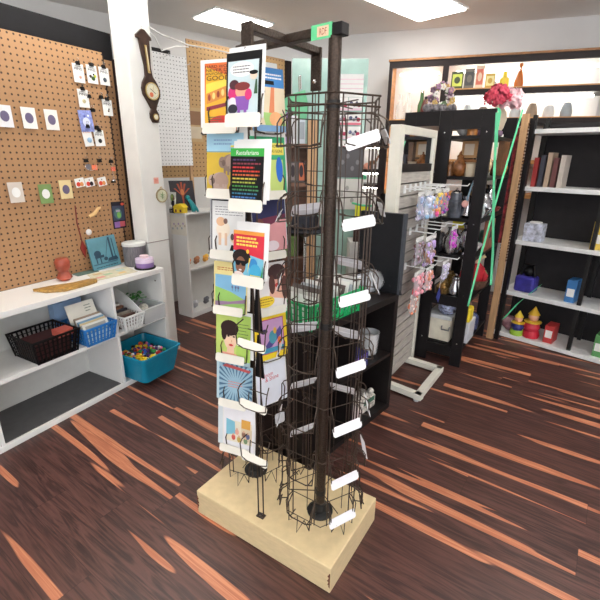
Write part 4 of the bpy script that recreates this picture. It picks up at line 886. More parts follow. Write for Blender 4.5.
# cup, navy box, ornate white box in the cells
t = thing('plastic_cup', KU(-.22, .10, .42), 'clear plastic tub with white contents in the upper black shelf cell', 'tub')
mb = MB(); q = KU(-.135, .11, .42); mb.lathe(q, [(.050, .0), (.055, .01), (.064, .14), (.066, .145), (.062, .145), (.053, .012)], CLEAR, 24); build('cup', mb, t)
mb = MB(); mb.lathe(q, [(.046, .006), (.052, .10), (.03, .115)], mat('white_filling', (226, 222, 220), .6, vary=.1), 20); build('contents', mb, t)
mb = MB(); s = sheet_box(KU(-.43, .02, .42), KU.d, Zv, .15, .09, .12, RGB(40, 44, 104), mb); s.ell(.3, .5, .12, .2, RGB(190, 196, 60)); s.ell(.45, .55, .08, .2, RGB(226, 226, 90)); s.lines(.55, .2, .92, .8, 5, RGB(150, 150, 200), .4); s.rect(.05, .8, .95, .95, RGB(90, 70, 150)); build('navy_box', mb, label='navy box with yellow mark in the upper black shelf cell', cat='box')
t = thing('jewellery_box', KU(-.20, .10, .04), 'ornate white and grey box with a green band in the lower black shelf cell', 'box')
mb = MB(); OW = mat('ornate_white', (214, 208, 200), .5, vary=.35, scale=70, bump=.8); mb.box(KU, -.27, -.10, .05, .17, .04, .13, OW); build('body', mb, t, bevel=.012)
mb = MB(); mb.box(KU, -.24, -.13, .044, .05, .10, .128, RGB(60, 100, 84)); build('band', mb, t)
for a in (-.25, -.19, -.12): mb = MB(); mb.ball(KU(a, .08, .145), .022, OW, 10); build('finial', mb, t)
mb = MB(); mb.box(KU, -.36, -.29, .04, .14, .04, .11, RGB(222, 208, 208)); build('pink_carton', mb, bevel=.003, label='pale pink carton left of the ornate white box', cat='box')

# ================================================================== MIDDLE BACK: bookshelf, acrylic panel, hat
MS = Fr(-.40, 3.08, 1, .02)
t = thing('brown_bookcase', MS(.25, .1, 0), 'brown wooden bookcase behind the wire towers, seen between the wires', 'bookcase')
BRN = mat('brown_wood', (112, 76, 56), .5, vary=.15, scale=8, stretch=(1, 1, 4))
mb = MB(); mb.box(MS, .442, .512, 0, .20, 0, 1.84, TAN); build('side_panel', mb, t); mb = MB(); mb.box(MS, 0, .02, 0, .20, 0, 1.84, TAN); build('side_panel', mb, t)
for z in (.05, .50, .90, 1.11, 1.43, 1.69): mb = MB(); mb.box(MS, .02, .442, 0, .20, z-.025, z, BRN); build('shelf_board', mb, t)
mb = MB(); mb.box(MS, .02, .442, .19, .20, 0, 1.69, BRN); build('back_panel', mb, t)
s = sheet_box(MS(.25, .03, 1.432), MS.d, Zv, .18, .14, .08, RGB(70, 62, 60))
for i in range(3): s.rect(.04+.33*i, .1, .30+.33*i, .95, RGB(*[(150, 70, 50), (120, 110, 110), (190, 100, 60)][i])); s.ell(.17+.33*i, .55, .08, .3, RGB(60, 52, 56))
build('toy_pack', s.mb, label='dark boxed pack with orange figures on the brown bookcase', cat='box')
mb = MB(); mb.box(MS, .25, .43, .0, .16, 1.112, 1.15, mat('mint_box', (150, 210, 170), .5)); build('mint_box', mb, bevel=.003, label='flat mint box on the brown bookcase below the dark pack', cat='box')
for i, (a, w, h_, cc) in enumerate([(.25, .04, .17, (206, 196, 214)), (.292, .035, .20, (150, 110, 170)), (.33, .04, .18, (228, 228, 232)), (.374, .05, .16, (190, 200, 210)), (.205, .04, .20, (228, 226, 220))]):
    q = MB(); q.box(MS, a, a+w, .03, .14, 1.69, 1.69+h_, RGB(*cc)); q.box(MS, a+.006, a+w-.006, .028, .03, 1.72, 1.67+h_, RGB(*[int(x*.8) for x in cc])); build('slim_box', q, label='slim %s box standing on the bookcase shelf' % ['lilac', 'purple', 'white', 'pale blue', 'cream'][i], cat='box', group='slim boxes on the bookcase')
mb = MB(); mb.box(MS, .24, .37, .0, .16, .90, 1.05, mat('olive_box', (96, 122, 56), .6, vary=.2)); build('green_crate', mb, bevel=.004, label='olive green carton low on the brown bookcase', cat='box')
mb = MB(); mb.box(MS, .22, .43, .0, .16, 1.15, 1.26, mat('kraft_brown', (128, 88, 50), .7, vary=.25)); build('kraft_box', mb, bevel=.004, label='brown kraft box lying on the mint box in the bookcase', cat='box')
# black hat on a stand in front of the bookcase
t = thing('black_hat', (.03, 2.86, .86), 'black brimmed hat on a round stand behind the right wire tower', 'hat')
FEL = mat('black_felt', (40, 42, 50), .8, vary=.15)
q = Vector((.03, 2.86, 1.13)); mb = MB(); mb.lathe(q, [(.005, -.004), (.13, -.004), (.165, .004), (.168, .010), (.12, .008), (.10, .015)], FEL, 32, 1.1, .95); build('brim', mb, t)
mb = MB(); mb.lathe(q, [(.098, .008), (.095, .06), (.085, .10), (.05, .115), (.01, .108)], FEL, 28); build('crown', mb, t)
mb = MB(); mb.lathe(q, [(.100, .010), (.0985, .035)], BLACK, 28); build('hat_band', mb, t)
mb = MB(); mb.tube([Vector((.03, 2.86, .0)), Vector((.03, 2.86, 1.12))], .012, CHROME, 10); mb.lathe((.03, 2.86, 0), [(.08, 0), (.08, .01), (.02, .02)], IRON, 24); mb.lathe((.03, 2.86, 1.09), [(.02, 0), (.07, .035)], IRON, 18); build('stand', mb, t)
# acrylic panel with earring cards
TA = mat('teal_acrylic', (190, 230, 220), .12, alpha=.6)
t = thing('acrylic_display', (.25, 3.42, 0), 'tall teal tinted acrylic display panel with white backing, behind the right tower', 'display panel')
AF = Fr(-.075, 3.40, 1, -.03)
mb = MB(); mb.box(AF, 0, .545, 0, .008, .62, 2.27, TA); build('panel', mb, t, bevel=.002)
mb = MB(); mb.box(AF, .10, .50, .010, .016, 1.95-.2, 2.19, WHITE); build('backing_sheet', mb, t)
mb = MB(); mb.box(AF, .02, .525, -.1, .15, .56, .62, LAMW); mb.box(AF, .02, .06, -.1, .15, 0, .56, LAMW); mb.box(AF, .485, .525, -.1, .15, 0, .56, LAMW); build('base', mb, t)
mb = MB(); mb.tube([AF(.055, -.01, 2.05), AF(.05, -.014, 2.15), AF(.062, -.014, 2.16), AF(.065, -.01, 2.07)], .005, CHROME); build('clip', mb, t)
# cards hung on it: white header sheet, with pink/navy earring pairs
s = sheet_box(AF(.315, -.012, 2.02), AF.d, Zv, .20, .15, .002, WHITE)
for i in range(4): s.rect(0, .15+.2*i, 1, .19+.2*i, RGB(226, 196, 206))
build('header_card', s.mb, label='white header card with pink stripes at the top of the teal panel', cat='card')
names = ['left top', 'right top', 'left second', 'right second', 'left third', 'right third', 'left lowest', 'right lowest']
for i in range(8):
    a = .315+.10*(i % 2); z = 1.93-.098*(i//2); tt = thing('earring_card', AF(a+.05, -.012, z), 'white earring card with pink and navy beads, %s on the teal panel' % names[i], 'earring card', 'earring cards on the teal panel')
    s = sheet_box(AF(a, -.012, z), AF.d, Zv, .095, .088, .002, WHITE); s.rect(0, .0, 1, .18, RGB(222, 120, 140) if i//2 == 1 else RGB(230, 200, 214)); build('card', s.mb, tt)
    for k, (u, v, r_, cc) in enumerate([(.2, .55, .014, (80, 84, 116)), (.45, .42, .012, (140, 140, 160)), (.62, .6, .010, (60, 60, 90)), (.8, .42, .015, (176, 44, 84))]):
        mb = MB(); mb.lathe(s.P(u, v, .001), [(r_, 0), (r_*.8, .006), (.0005, .008)], RGB(*cc), 8, axis=s.n); build('bead', mb, tt)
# green sheet (fan shaped) by the tower top
mb = MB(); mb.quadbox([(-.145, 3.3, 1.90), (.03, 3.35, 1.86), (.045, 3.35, 1.96), (.02, 3.35, 2.06), (-.06, 3.3, 2.03), (-.16, 3.3, 1.98)], (0, .003, 0), 0, mat('green_sheet', (104, 188, 140), .4))
mb.tube([(-.05, 3.33, 0), (-.05, 3.33, 1.9)], .006, IRON, 8); mb.lathe((-.05, 3.33, 0), [(.03, 0), (.03, .01), (.01, .015)], IRON, 20); build('green_sign', mb, label='irregular green paper sign on a thin stand left of the teal panel', cat='sign')
# greyish white shirts/papers behind (x 340-365) hanging
for i, (x0, z0_, w, h_, cc) in enumerate([(.24, 1.46, .22, .22, (86, 84, 88)), (.235, 1.22, .24, .23, (232, 230, 226)), (.14, 1.18, .07, .10, (240, 240, 240)), (.33, 1.30, .13, .12, (150, 150, 154))]):
    s = sheet_box((x0, 3.36, z0_), (1, -.03, 0), Zv, w, h_, .004, RGB(*cc))
    for k in range(5): s.ell(.15+.17*k, .5+.2*((k*7) % 3-1), .06, .08, RGB(*[min(255, int(x*(.8 if cc[0] > 120 else 1.5))) for x in cc]))
    build('hanging_print', s.mb, label='small %s print fixed low on the teal panel' % ['dark grey photo', 'white', 'tiny white', 'mid grey'][i], cat='print', group='prints on the teal panel')
# low white goods behind the black shelf
for i, (x0, y0, w, d_, z1_, cc) in enumerate([(-.28, 2.85, .16, .2, .62, (214, 214, 212)), (.15, 2.90, .1, .14, .93, (232, 232, 230)), (.36, 3.05, .16, .2, 1.02, (222, 220, 216))]):
    mb = MB(); mb.box(WORLD, x0, x0+w, y0, y0+d_, 0, z1_, RGB(*cc)); build('white_pedestal', mb, bevel=.003, label='white display pedestal behind the black shelf, %s of three' % ['left and lowest', 'middle', 'right and tallest'][i], cat='pedestal', group='white pedestals')
t = thing('yellow_signs', (.45, 3.15, 1.02), 'yellow tagged bundle with dark ribbon on the tallest pedestal', 'bundle')
mb = MB(); mb.box(WORLD, .385, .46, 3.06, 3.10, 1.02, 1.20, RGB(60, 40, 36)); build('stem_block', mb, t)
mb = MB(); mb.box(WORLD, .385, .49, 3.05, 3.056, 1.20, 1.29, RGB(244, 240, 50)); build('yellow_tag', mb, t)
mb = MB(); mb.tube([(.36, 3.05, 1.30), (.42, 3.05, 1.285), (.50, 3.05, 1.28)], .008, GREENR, 6); build('green_tie', mb, t)

# ================================================================== SLAT WALL DISPLAY
SW = Fr(.962, 3.212, .56, .828)          # a along the panel (0 = right bottom), b to the back-left ; front at b=0
FRW = mat('cream_painted_frame', (226, 224, 212), .45, vary=.03); SLAT = mat('grey_washed_slat', (186, 180, 172), .55, vary=.12, scale=10, stretch=(1, 1, 9))
t = thing('slatwall_display', SW(-.25, .06, 0), 'cream framed slatwall panel on feet with a mirror and hooks of party bags', 'display')
A0, A1 = -.68, .0; ZTP = 1.79
mb = MB(); mb.box(SW, A0, A0+.06, 0, .07, 0, ZTP, FRW); build('stile', mb, t, bevel=.003); mb = MB(); mb.box(SW, A1-.045, A1, 0, .07, 0, ZTP, FRW); build('stile', mb, t, bevel=.003)
mb = MB(); mb.box(SW, A0+.06, A1-.045, 0, .07, ZTP-.05, ZTP, FRW); build('top_rail', mb, t, bevel=.003)
mb = MB(); z = .05
while z < 1.47: mb.box(SW, A0+.06, A1-.045, .010, .030, z, z+.068, SLAT); z += .078
mb.box(SW, A0+.06, A1-.045, .030, .05, .05, 1.52, mat('slat_groove', (96, 92, 88), .7)); build('slat_panel', mb, t)
mb = MB(); mb.box(SW, A0+.06, A1-.045, .012, .03, 1.57, ZTP-.05, mat('mirror', (235, 238, 238), .02, 1., vary=0)); build('mirror', mb, t)
mb = MB(); mb.box(SW, A0+.06, A1-.045, .004, .03, 1.52, 1.57, mat('brushed_dark_rail', (70, 70, 74), .3, .8)); build('mirror_rail', mb, t)
# floor frame foot
fo = [Vector((.838, 2.541, 0)), Vector((1.136, 2.977, 0)), Vector((.935, 3.15, 0)), Vector((.664, 2.71, 0))]
for i in range(3):
    p, q = fo[i], fo[i+1]
    if i == 0: pass
def foot(p, q, nm='foot_bar'):
    d = q-p; F_ = Fr(p.x, p.y, d.x, d.y); mb = MB(); mb.box(F_, -.0, d.length, .0, .05, .012, .055, FRW); build(nm, mb, t, bevel=.003)
foot(fo[0], fo[1]); foot(fo[1], Vector((.90, 3.17, 0))); foot(Vector((.60, 2.75, 0)), fo[0])
for p in (fo[0], fo[1]): mb = MB(); mb.lathe(p+Vector((-.02, .03, 0)), [(.018, 0), (.02, .014)], mat('clear_caster', (200, 204, 206), .2), 12); build('caster', mb, t)
# hooks and bags
def hook(a, z, L=.16, part=t):
    mb = MB(); mb.box(SW, a-.014, a+.014, .0, .008, z-.03, z+.02, WB); mb.tube([SW(a, 0, z), SW(a, -L, z-.004), SW(a, -L-.012, z+.012)], .004, WB, 6); return build('hook', mb, part)
HK = [(-.52, 1.33), (-.40, 1.335), (-.28, 1.335), (-.16, 1.34), (-.04, 1.34), (.10, 1.34), (-.30, 1.04), (-.14, 1.05), (.0, 1.06), (.10, 1.07), (-.34, .80), (-.16, .80), (.02, .80), (.09, .82)]
HK = [(a*.8-.12, z+.09) for a, z in HK]
for a, z in HK: hook(a, z, .26 if a > -.06 else .16)
def bag(a, z, w, h, cols, label, b=-.11, tint=CLEAR):
    a = a*.8-.10; z = z+.09; w *= 1.2; h *= 1.1
    tt = thing('party_bag', SW(a, b, z-h), label, 'bag', 'bags on the slatwall')
    mb = MB(); n = 6; vs = []; fs = []
    for j in range(n+1):
        for i in range(n+1):
            u = i/n-.5; v = j/n; bul = (1-(2*u)**2)*math.sin(PI*min(1, v*1.15))**.6*.022 if v*1.15 < 1 else 0
            vs.append(SW(a+u*w*(1-.15*math.sin(PI*v)*0), b-bul, z-h+v*h))
    k = len(vs)
    for j in range(n+1):
        for i in range(n+1):
            u = i/n-.5; v = j/n; bul = (1-(2*u)**2)*math.sin(PI*min(1, v*1.15))**.6*.022 if v*1.15 < 1 else 0
            vs.append(SW(a+u*w, b+.003+bul, z-h+v*h))
    for s0 in (0, k):
        for j in range(n):
            for i in range(n): q = s0+j*(n+1)+i; fs.append((q, q+1, q+n+2, q+n+1))
    mb.add(vs, fs, tint, True); build('plastic_sleeve', mb, tt)
    mb = MB(); mb.box(SW, a-w/2, a+w/2, b-.003, b+.003, z-h*.14, z, WHITE); build('header', mb, tt)
    rr2 = random.Random(hash(label) % 999 if False else len(label)*7+int(a*100)); mb = MB()
    for i in range(60):
        q = SW(a+rr2.uniform(-.36, .36)*w, b+rr2.uniform(-.012, .012), z-h*.93+rr2.uniform(.02, .72)*h); mb.ball(q, rr2.uniform(.008, .015)*(w/.14), RGB(*cols[i % len(cols)]), 8)
    build('contents', mb, tt)
bag(-.30, 1.31, .14, .17, [(150, 190, 226), (190, 200, 232), (230, 230, 240)], 'bag of pale blue trinkets in the upper hook row', b=-.10)
bag(-.14, 1.32, .14, .18, [(240, 150, 90), (230, 90, 160), (240, 210, 90), (120, 160, 220)], 'bag of orange, pink and yellow trinkets in the upper hook row', b=-.12)
bag(-.02, 1.32, .11, .17, [(206, 60, 170), (100, 70, 160), (232, 140, 70)], 'bag of magenta and purple trinkets at the end of the upper hook row', b=-.14)
bag(-.42, 1.31, .12, .17, [(206, 196, 226), (170, 190, 226)], 'bag of lavender trinkets, first in the upper hook row', b=-.08)
bag(-.22, 1.01, .17, .20, [(190, 160, 222), (214, 190, 236), (150, 110, 90)], 'large bag of lavender hair in the middle hook row', b=-.12)
bag(.13, 1.05, .12, .17, [(190, 40, 190), (214, 80, 210)], 'bright magenta bag hanging at the panel edge', b=-.20)
bag(-.36, 1.01, .12, .18, [(120, 84, 84), (190, 170, 190)], 'bag of brown and grey trinkets in the middle hook row', b=-.08)
bag(-.36, .78, .16, .17, [(240, 160, 176), (246, 196, 204), (230, 110, 120)], 'bag of pink ribbons in the lowest hook row', b=-.10)
bag(-.16, .78, .13, .17, [(240, 170, 180), (240, 220, 226), (226, 150, 120)], 'bag of pale pink and peach shapes in the lowest hook row', b=-.12)
bag(.06, .80, .12, .15, [(222, 218, 236), (196, 190, 220)], 'bag of white lilac beads at the right of the lowest hook row', b=-.18)
bag(-.40, .62, .12, .14, [(226, 214, 206), (226, 140, 110)], 'bag of beige and coral shapes hanging below the pink ribbons', b=-.09)
mb = MB(); mb.poly(SW, [(-.08, .60), (-.02, .66), (.02, .60), (-.01, .54)], -.15, -.145, RGB(60, 70, 150)); mb.tube([SW(-.02, -.148, .66), SW(-.02, -.15, .78)], .0015, WHITE); build('star_tag', mb, label='blue star shaped tag under the lowest hooks', cat='tag')

# ================================================================== BLACK LADDER SHELVES (right)
EF = Fr(1.0, 3.272, .82, -.572)        # end frame: a from left post to right post
EFd = EF.d; FU = Vector((.572, .82, 0))
t = thing('black_shelving', EF(.18, .4, 0), 'black painted wooden shelving with open ladder ends full of ornaments', 'shelving')
dep = .82
PFK = Fr(1.0, 3.272, .82, -.572)
def epost(a0, a1, b0, z1, nm='post'):
    mb = MB(); mb.box(PFK, a0, a1, b0, b0+.03, 0, z1, BLKP); o = build(nm, mb, t, bevel=.002); return o
for b0 in (0, dep-.03):
    for a0, a1 in ((-.015, .075), (.272, .358)):
        o = epost(a0, a1, b0, 1.925)
        if b0 == 0:
            for z in (.2, .60, 1.15, 1.78): mb = MB(); mb.lathe(PFK((a0+a1)/2, -.001, z), [(.006, 0), (.005, .003)], CHROME, 8, axis=-PFK.n); build('screw', mb, o)
    mb = MB(); mb.box(PFK, .075, .272, b0+.002, b0+.028, 1.80, 1.925, BLKP); build('end_rail', mb, t); mb = MB(); mb.box(PFK, .075, .272, b0+.002, b0+.028, .07, .16, BLKP); build('end_rail', mb, t)
    mb = MB(); mb.box(PFK, .075, .272, b0+.002, b0+.028, .50, .58, BLKP); build('end_rail', mb, t)
SZ = [.17, .56, .90, 1.18, 1.48, 1.76]
for z in SZ: mb = MB(); mb.box(PFK, -.015, .355, .03, dep-.03, z-.022, z, BLKP); build('shelf_board', mb, t)
# second unit, left of it, mostly behind the slatwall
t2 = thing('black_shelving', PFK(-.2, .4, 0), 'second black wooden shelving, mostly hidden behind the cream slatwall', 'shelving')
mb = MB(); mb.box(PFK, -.30, -.21, .05, .08, 0, 1.93, BLKP); build('post', mb, t2); mb = MB(); mb.box(PFK, -.125, -.035, .05, .08, 0, .62, BLKP); build('post', mb, t2)
mb = MB(); mb.box(PFK, -.21, -.035, .052, .078, 1.83, 1.93, BLKP); build('end_rail', mb, t2)
for z in (.2, .6, 1.1, 1.5, 1.86): mb = MB(); mb.box(PFK, -.30, -.035, .08, .85, z-.02, z, BLKP); build('shelf_board', mb, t2)
mb = MB(); mb.box(PFK, -.30, -.21, .85, .88, 0, 1.93, BLKP); build('post', mb, t2)
SILV = mat('polished_silver', (190, 190, 194), .16, .95, vary=.1, scale=30); GOLDD = mat('antique_gold', (150, 122, 72), .3, .8, vary=.35, scale=60); AMB = mat('amber_glass', (140, 88, 48), .15, vary=.3, scale=30)
def vase(a, b, z, pr, m, label, cat='ornament', name='ornament', group='ornaments on the black shelving', extra=None):
    tt = thing(name, PFK(a, b, z), label, cat, group); mb = MB(); mb.lathe(PFK(a, b, z), pr, m, 20); build('body', mb, tt)
    if extra: extra(tt, PFK(a, b, z))
    return tt
def lidk(m, r, z0):
    def f(tt, q): mb = MB(); mb.lathe(q+Zv*z0, [(r, 0), (r*.9, .01), (r*.3, .02), (.006, .025)], m, 16); mb.ball(q+Zv*(z0+.03), .008, m, 8); build('lid', mb, tt)
    return f
def handle(m, r, z0, h):
    def f(tt, q): mb = MB(); mb.tube([q+EFd*(r+.0)+Zv*z0, q+EFd*(r+.035)+Zv*(z0+h*.3), q+EFd*(r+.03)+Zv*(z0+h*.9), q+EFd*(r*.8)+Zv*(z0+h)], .005, m, 8); build('handle', mb, tt)
    return f
tp = [(.03, 0), (.055, .02), (.07, .07), (.06, .12), (.035, .15), (.03, .17)]
jar = [(.05, 0), (.052, .1), (.04, .12), (.03, .13)]
urn = [(.03, 0), (.02, .02), (.045, .06), (.06, .12), (.05, .17), (.025, .2), (.035, .23)]
bowl = [(.03, 0), (.06, .02), (.085, .06), (.09, .07), (.08, .065), (.05, .03)]
vase(.13, .12, 1.48, [(r_*.75, z_*.8) for r_, z_ in tp], AMB, 'amber glass jar behind the end frame, upper shelf', extra=lidk(AMB, .026, .136))
vase(.21, .12, 1.48, [(.035, 0), (.035, .09), (.045, .1)], mat('cream_ceramic', (222, 206, 180), .4), 'small cream pot beside the amber jar')
vase(.12, .30, 1.48, urn, mat('brown_glaze', (126, 80, 50), .3, vary=.3), 'brown glazed urn on the upper shelf', extra=None)
for k, (z_, cc) in enumerate([(1.48, (176, 120, 70)), (1.60, (196, 150, 100))]):
    mb = MB(); mb.box(PFK, .11, .22, .20, .26, 1.48+.13*k, 1.60+.13*k, RGB(*cc)); mb.box(PFK, .13, .20, .195, .2, 1.50+.13*k, 1.58+.13*k, RGB(226, 210, 190)); build('framed_picture', mb, bevel=.003, label='small brown framed picture, %s of the pair in the shelving end' % ['lower', 'upper'][k], cat='picture', group='small framed pictures')
mb = MB(); q = PFK(.23, .05, 1.30); mb.tube([q, q+Vector((.02, 0, .10)), q+Vector((.035, 0, .17))], [.008, .007, .004], RGB(130, 160, 180), 8); mb.lathe(q+Vector((-.012, -.01, -.01)), [(.001, 0), (.026, .003), (.02, .014), (.001, .018)], RGB(226, 170, 160), 14, axis=(0, -1, .1)); build('wand_toy', mb, label='grey wand with a pink flower end, leaning in the shelving', cat='toy')
vase(.14, .10, 1.18, [(.05, 0), (.055, .12), (.045, .13), (.04, .18)], mat('smoked_glass', (96, 100, 110), .1, vary=.3), 'smoked glass jar on the middle shelf', extra=lidk(CHROME, .04, .18))
vase(.23, .12, 1.18, [(.03, 0), (.05, .02), (.03, .1), (.045, .16), (.04, .165)], CHROME, 'chrome goblet on the middle shelf')
vase(.13, .32, 1.18, jar, mat('black_glaze', (30, 30, 34), .15), 'black glazed jar on the middle shelf')
vase(.15, .09, .90, [(.05, 0), (.075, .06), (.07, .12), (.04, .17), (.042, .20)], SILV, 'large silver jug on the shelf behind the magenta bag', 'jug', extra=handle(SILV, .06, .03, .13))
vase(.25, .12, .90, urn, SILV, 'tall silver urn right of the silver jug', extra=lidk(SILV, .035, .23))
vase(.20, .30, .90, [(.06, 0), (.06, .10), (.03, .14), (.02, .2)], mat('pewter', (120, 120, 126), .3, .8), 'pewter bottle behind the silver urn')
s = sheet_box(PFK(.11, .20, 1.09), PFK.d, Zv, .10, .055, .02, RGB(240, 224, 50)); build('yellow_label_box', s.mb, label='yellow box lying under the middle shelf of the shelving end', cat='box')
mb = MB(); mb.box(PFK, .10, .21, .20, .3, .90, 1.09, RGB(190, 150, 110)); mb.box(PFK, .11, .20, .198, .2, .95, 1.07, RGB(226, 226, 230)); build('tan_carton', mb, bevel=.003, label='tan carton standing under the yellow box', cat='box')
for i, (a, b, r_) in enumerate([(.13, .08, .05), (.22, .09, .055), (.17, .16, .06), (.26, .2, .05), (.12, .24, .05)]):
    vase(a, b, .56, [(r_*.5, 0), (r_, .02), (r_*1.1, .07), (r_*.6, .10+.02*(i % 2)), (r_*.65, .15)], [GOLDD, SILV][i % 2], '%s metal teapot on the lower shelf, %s' % (['gold', 'silver'][i % 2], ['front left', 'front right', 'centre', 'right behind', 'left behind'][i]), 'teapot', 'teapot', extra=lidk([GOLDD, SILV][i % 2], r_*.55, .15))
vase(.18, .12, .40, [(.05, 0), (.08, .04), (.075, .10), (.05, .13), (.055, .14)], mat('blue_white_china', (150, 160, 196), .2, vary=.9, scale=45), 'blue and white china pot on the white storage box', 'pot', 'pot')
t = thing('storage_box', PFK(.2, .2, .17), 'cream plastic storage box with a handle on the bottom shelf', 'box')
mb = MB(); mb.box(PFK, .04, .235, .05, .42, .172, .36, mat('cream_plastic', (222, 216, 198), .4)); build('body', mb, t, bevel=.008)
mb = MB(); mb.box(PFK, .035, .24, .045, .425, .36, .395, mat('pale_grey_plastic', (206, 210, 212), .4)); build('lid', mb, t, bevel=.006)
mb = MB(); q = PFK(.20, .045, .30); mb.tube([q-EFd*.03+Zv*.01, q-EFd*.03-PFK.n*.012-Zv*.02, q+EFd*.03-PFK.n*.012-Zv*.02, q+EFd*.03+Zv*.01], .005, RGB(80, 84, 100), 8); build('handle', mb, t)
# goods on the front side (a near .36), b along the length
t = thing('red_doll', PFK(.30, .36, .56), 'doll in a red coat with a cream hat sitting in a brown basket', 'doll')
q = PFK(.28, .42, .56); mb = MB(); mb.lathe(q, [(.07, 0), (.10, .03), (.12, .09), (.11, .085), (.06, .02)], mat('brown_wicker', (112, 82, 66), .7, vary=.3, scale=80), 20); build('basket', mb, t)
mb = MB(); mb.lathe(q+Zv*.05, [(.06, 0), (.085, .04), (.075, .13), (.04, .17)], mat('red_cloth', (172, 24, 40), .7), 18); mb.tube([q+Zv*.17-EFd*.05, q+Zv*.13-EFd*.09, q+Zv*.07-EFd*.10], .022, mat('red_cloth', (172, 24, 40), .7), 8); mb.tube([q+Zv*.17+EFd*.05, q+Zv*.12+EFd*.09, q+Zv*.06+EFd*.08], .022, mat('red_cloth', (172, 24, 40), .7), 8); build('coat', mb, t)
mb = MB(); mb.ball(q+Zv*.255, .045, RGB(222, 190, 160), 14); build('head', mb, t); mb = MB(); mb.lathe(q+Zv*.275, [(.075, 0), (.07, .008), (.05, .02), (.04, .05), (.01, .06)], mat('straw', (206, 186, 140), .7), 18); build('hat', mb, t)
mb = MB(); mb.box(PFK, .20, .36, .30, .44, .895, .90, RGB(20, 20, 20))
s = sheet_box(PFK(.36, .42, 1.485), FU, Zv, .22, .25, .04, mat('brown_album', (116, 78, 44), .5, vary=.25)); s.rect(.6, .05, 1, .6, RGB(150, 50, 44)); build('brown_album', s.mb, label='brown album with a red panel standing on the upper shelf front', cat='album')
s = sheet_box(PFK(.36, .30, .905), FU, Zv, .24, .24, .03, mat('terracotta_print', (150, 92, 70), .5, vary=.25)); s.poly([(.3, .4), (.5, .7), (.7, .4)], BLACK); s.ell(.5, .85, .3, .08, RGB(70, 40, 36)); build('terracotta_print', s.mb, label='terracotta coloured print standing on the middle front shelf', cat='print')
vase(.30, .20, 1.18, bowl, SILV, 'silver bowl on the front of the middle shelf', 'bowl', 'bowl'); vase(.29, .34, 1.18, tp, SILV, 'silver teapot behind the silver bowl', 'teapot', 'teapot', extra=handle(SILV, .05, .03, .1)); vase(.28, .52, 1.18, urn, SILV, 'silver urn far along the middle shelf')
mb = MB(); mb.box(PFK, .2, .36, .10, .30, 1.762, 1.80, mat('mauve_cloth', (120, 96, 120), .8)); build('mauve_cloth', mb, bevel=.01, label='folded mauve cloth on the top inner shelf', cat='cloth')
vase(.30, .22, 1.80, [(.03, 0), (.045, .03), (.03, .09), (.035, .10)], CHROME, 'small chrome pot near the top right corner of the shelving'); vase(.30, .36, 1.762, urn, mat('cream_ceramic', (222, 206, 180), .4), 'cream vase near the top right of the shelving')
vase(.28, .60, .90, jar, mat('seafoam', (100, 160, 150), .3), 'seafoam jar far along the middle front shelf'); vase(.26, .24, .90, bowl, mat('white_china', (226, 226, 226), .2), 'white china bowl on the middle front shelf', 'bowl', 'bowl')
mb = MB(); mb.box(PFK, .255, .37, .10, .30, .175, .36, RGB(206, 208, 214)); mb.box(PFK, .30, .365, .09, .20, .36, .48, RGB(240, 214, 50)); build('shopping_bag', mb, bevel=.01, label='white bag with a yellow top low on the shelving front', cat='bag')
mb = MB(); mb.ball(PFK(.30, .34, .24), .06, RGB(40, 110, 190), 12); build('blue_ball', mb, label='small blue ball right of the yellow topped bag', cat='ball')
extra_goods = [
 (.32, .10, 1.48, urn, .7, (206, 180, 140), 'cream footed urn at the front corner of the upper shelf'), (.31, .52, 1.48, jar, .9, (120, 60, 50), 'maroon jar beyond the brown album'),
 (.32, .62, 1.48, tp, .8, (196, 160, 90), 'mustard jar at the far end of the upper shelf'), (.31, .10, 1.18, tp, .75, (180, 186, 190), 'pale grey pot at the front corner of the middle shelf'),
 (.30, .44, 1.18, jar, .7, (110, 150, 140), 'sage jar between silver teapot and silver urn'), (.31, .62, 1.18, bowl, .7, (140, 60, 60), 'red bowl at the far end of the middle shelf'),
 (.30, .10, .90, jar, .8, (226, 226, 222), 'white jar at the front corner of the shelf under the middle one'), (.05, .15, 1.48, jar, .8, (150, 100, 60), 'brown jar at the left end of the upper shelf'),
 (.05, .12, 1.18, jar, .9, (206, 196, 170), 'cream jar at the left end of the middle shelf'), (.05, .12, .90, tp, .9, (70, 70, 76), 'charcoal pot at the left end beside the silver jug'),
 (.20, .50, 1.48, urn, .8, (226, 216, 200), 'white urn deep in the upper shelf'), (.18, .50, 1.18, urn, .9, (180, 150, 110), 'tan urn deep in the middle shelf'),
 (.16, .55, .90, urn, 1., (220, 220, 224), 'white urn deep behind the silver jug'), (.30, .60, .56, jar, 1., (100, 120, 80), 'green jar beyond the red doll'),
 (.30, .50, .17, jar, 1.1, (60, 70, 110), 'navy jar beyond the blue ball on the bottom shelf'), (.20, .08, 1.762, jar, .7, (196, 130, 70), 'orange jar under the top rail'), (.13, .14, 1.762, bowl, .7, (206, 206, 206), 'white bowl under the top rail')]
for a, b, z, pr, k, cc, lb in extra_goods: vase(a, b, z, [(r_*k, z_*k) for r_, z_ in pr], mat('glaze_%d_%d_%d' % cc, cc, .25, vary=.3, scale=35), lb)
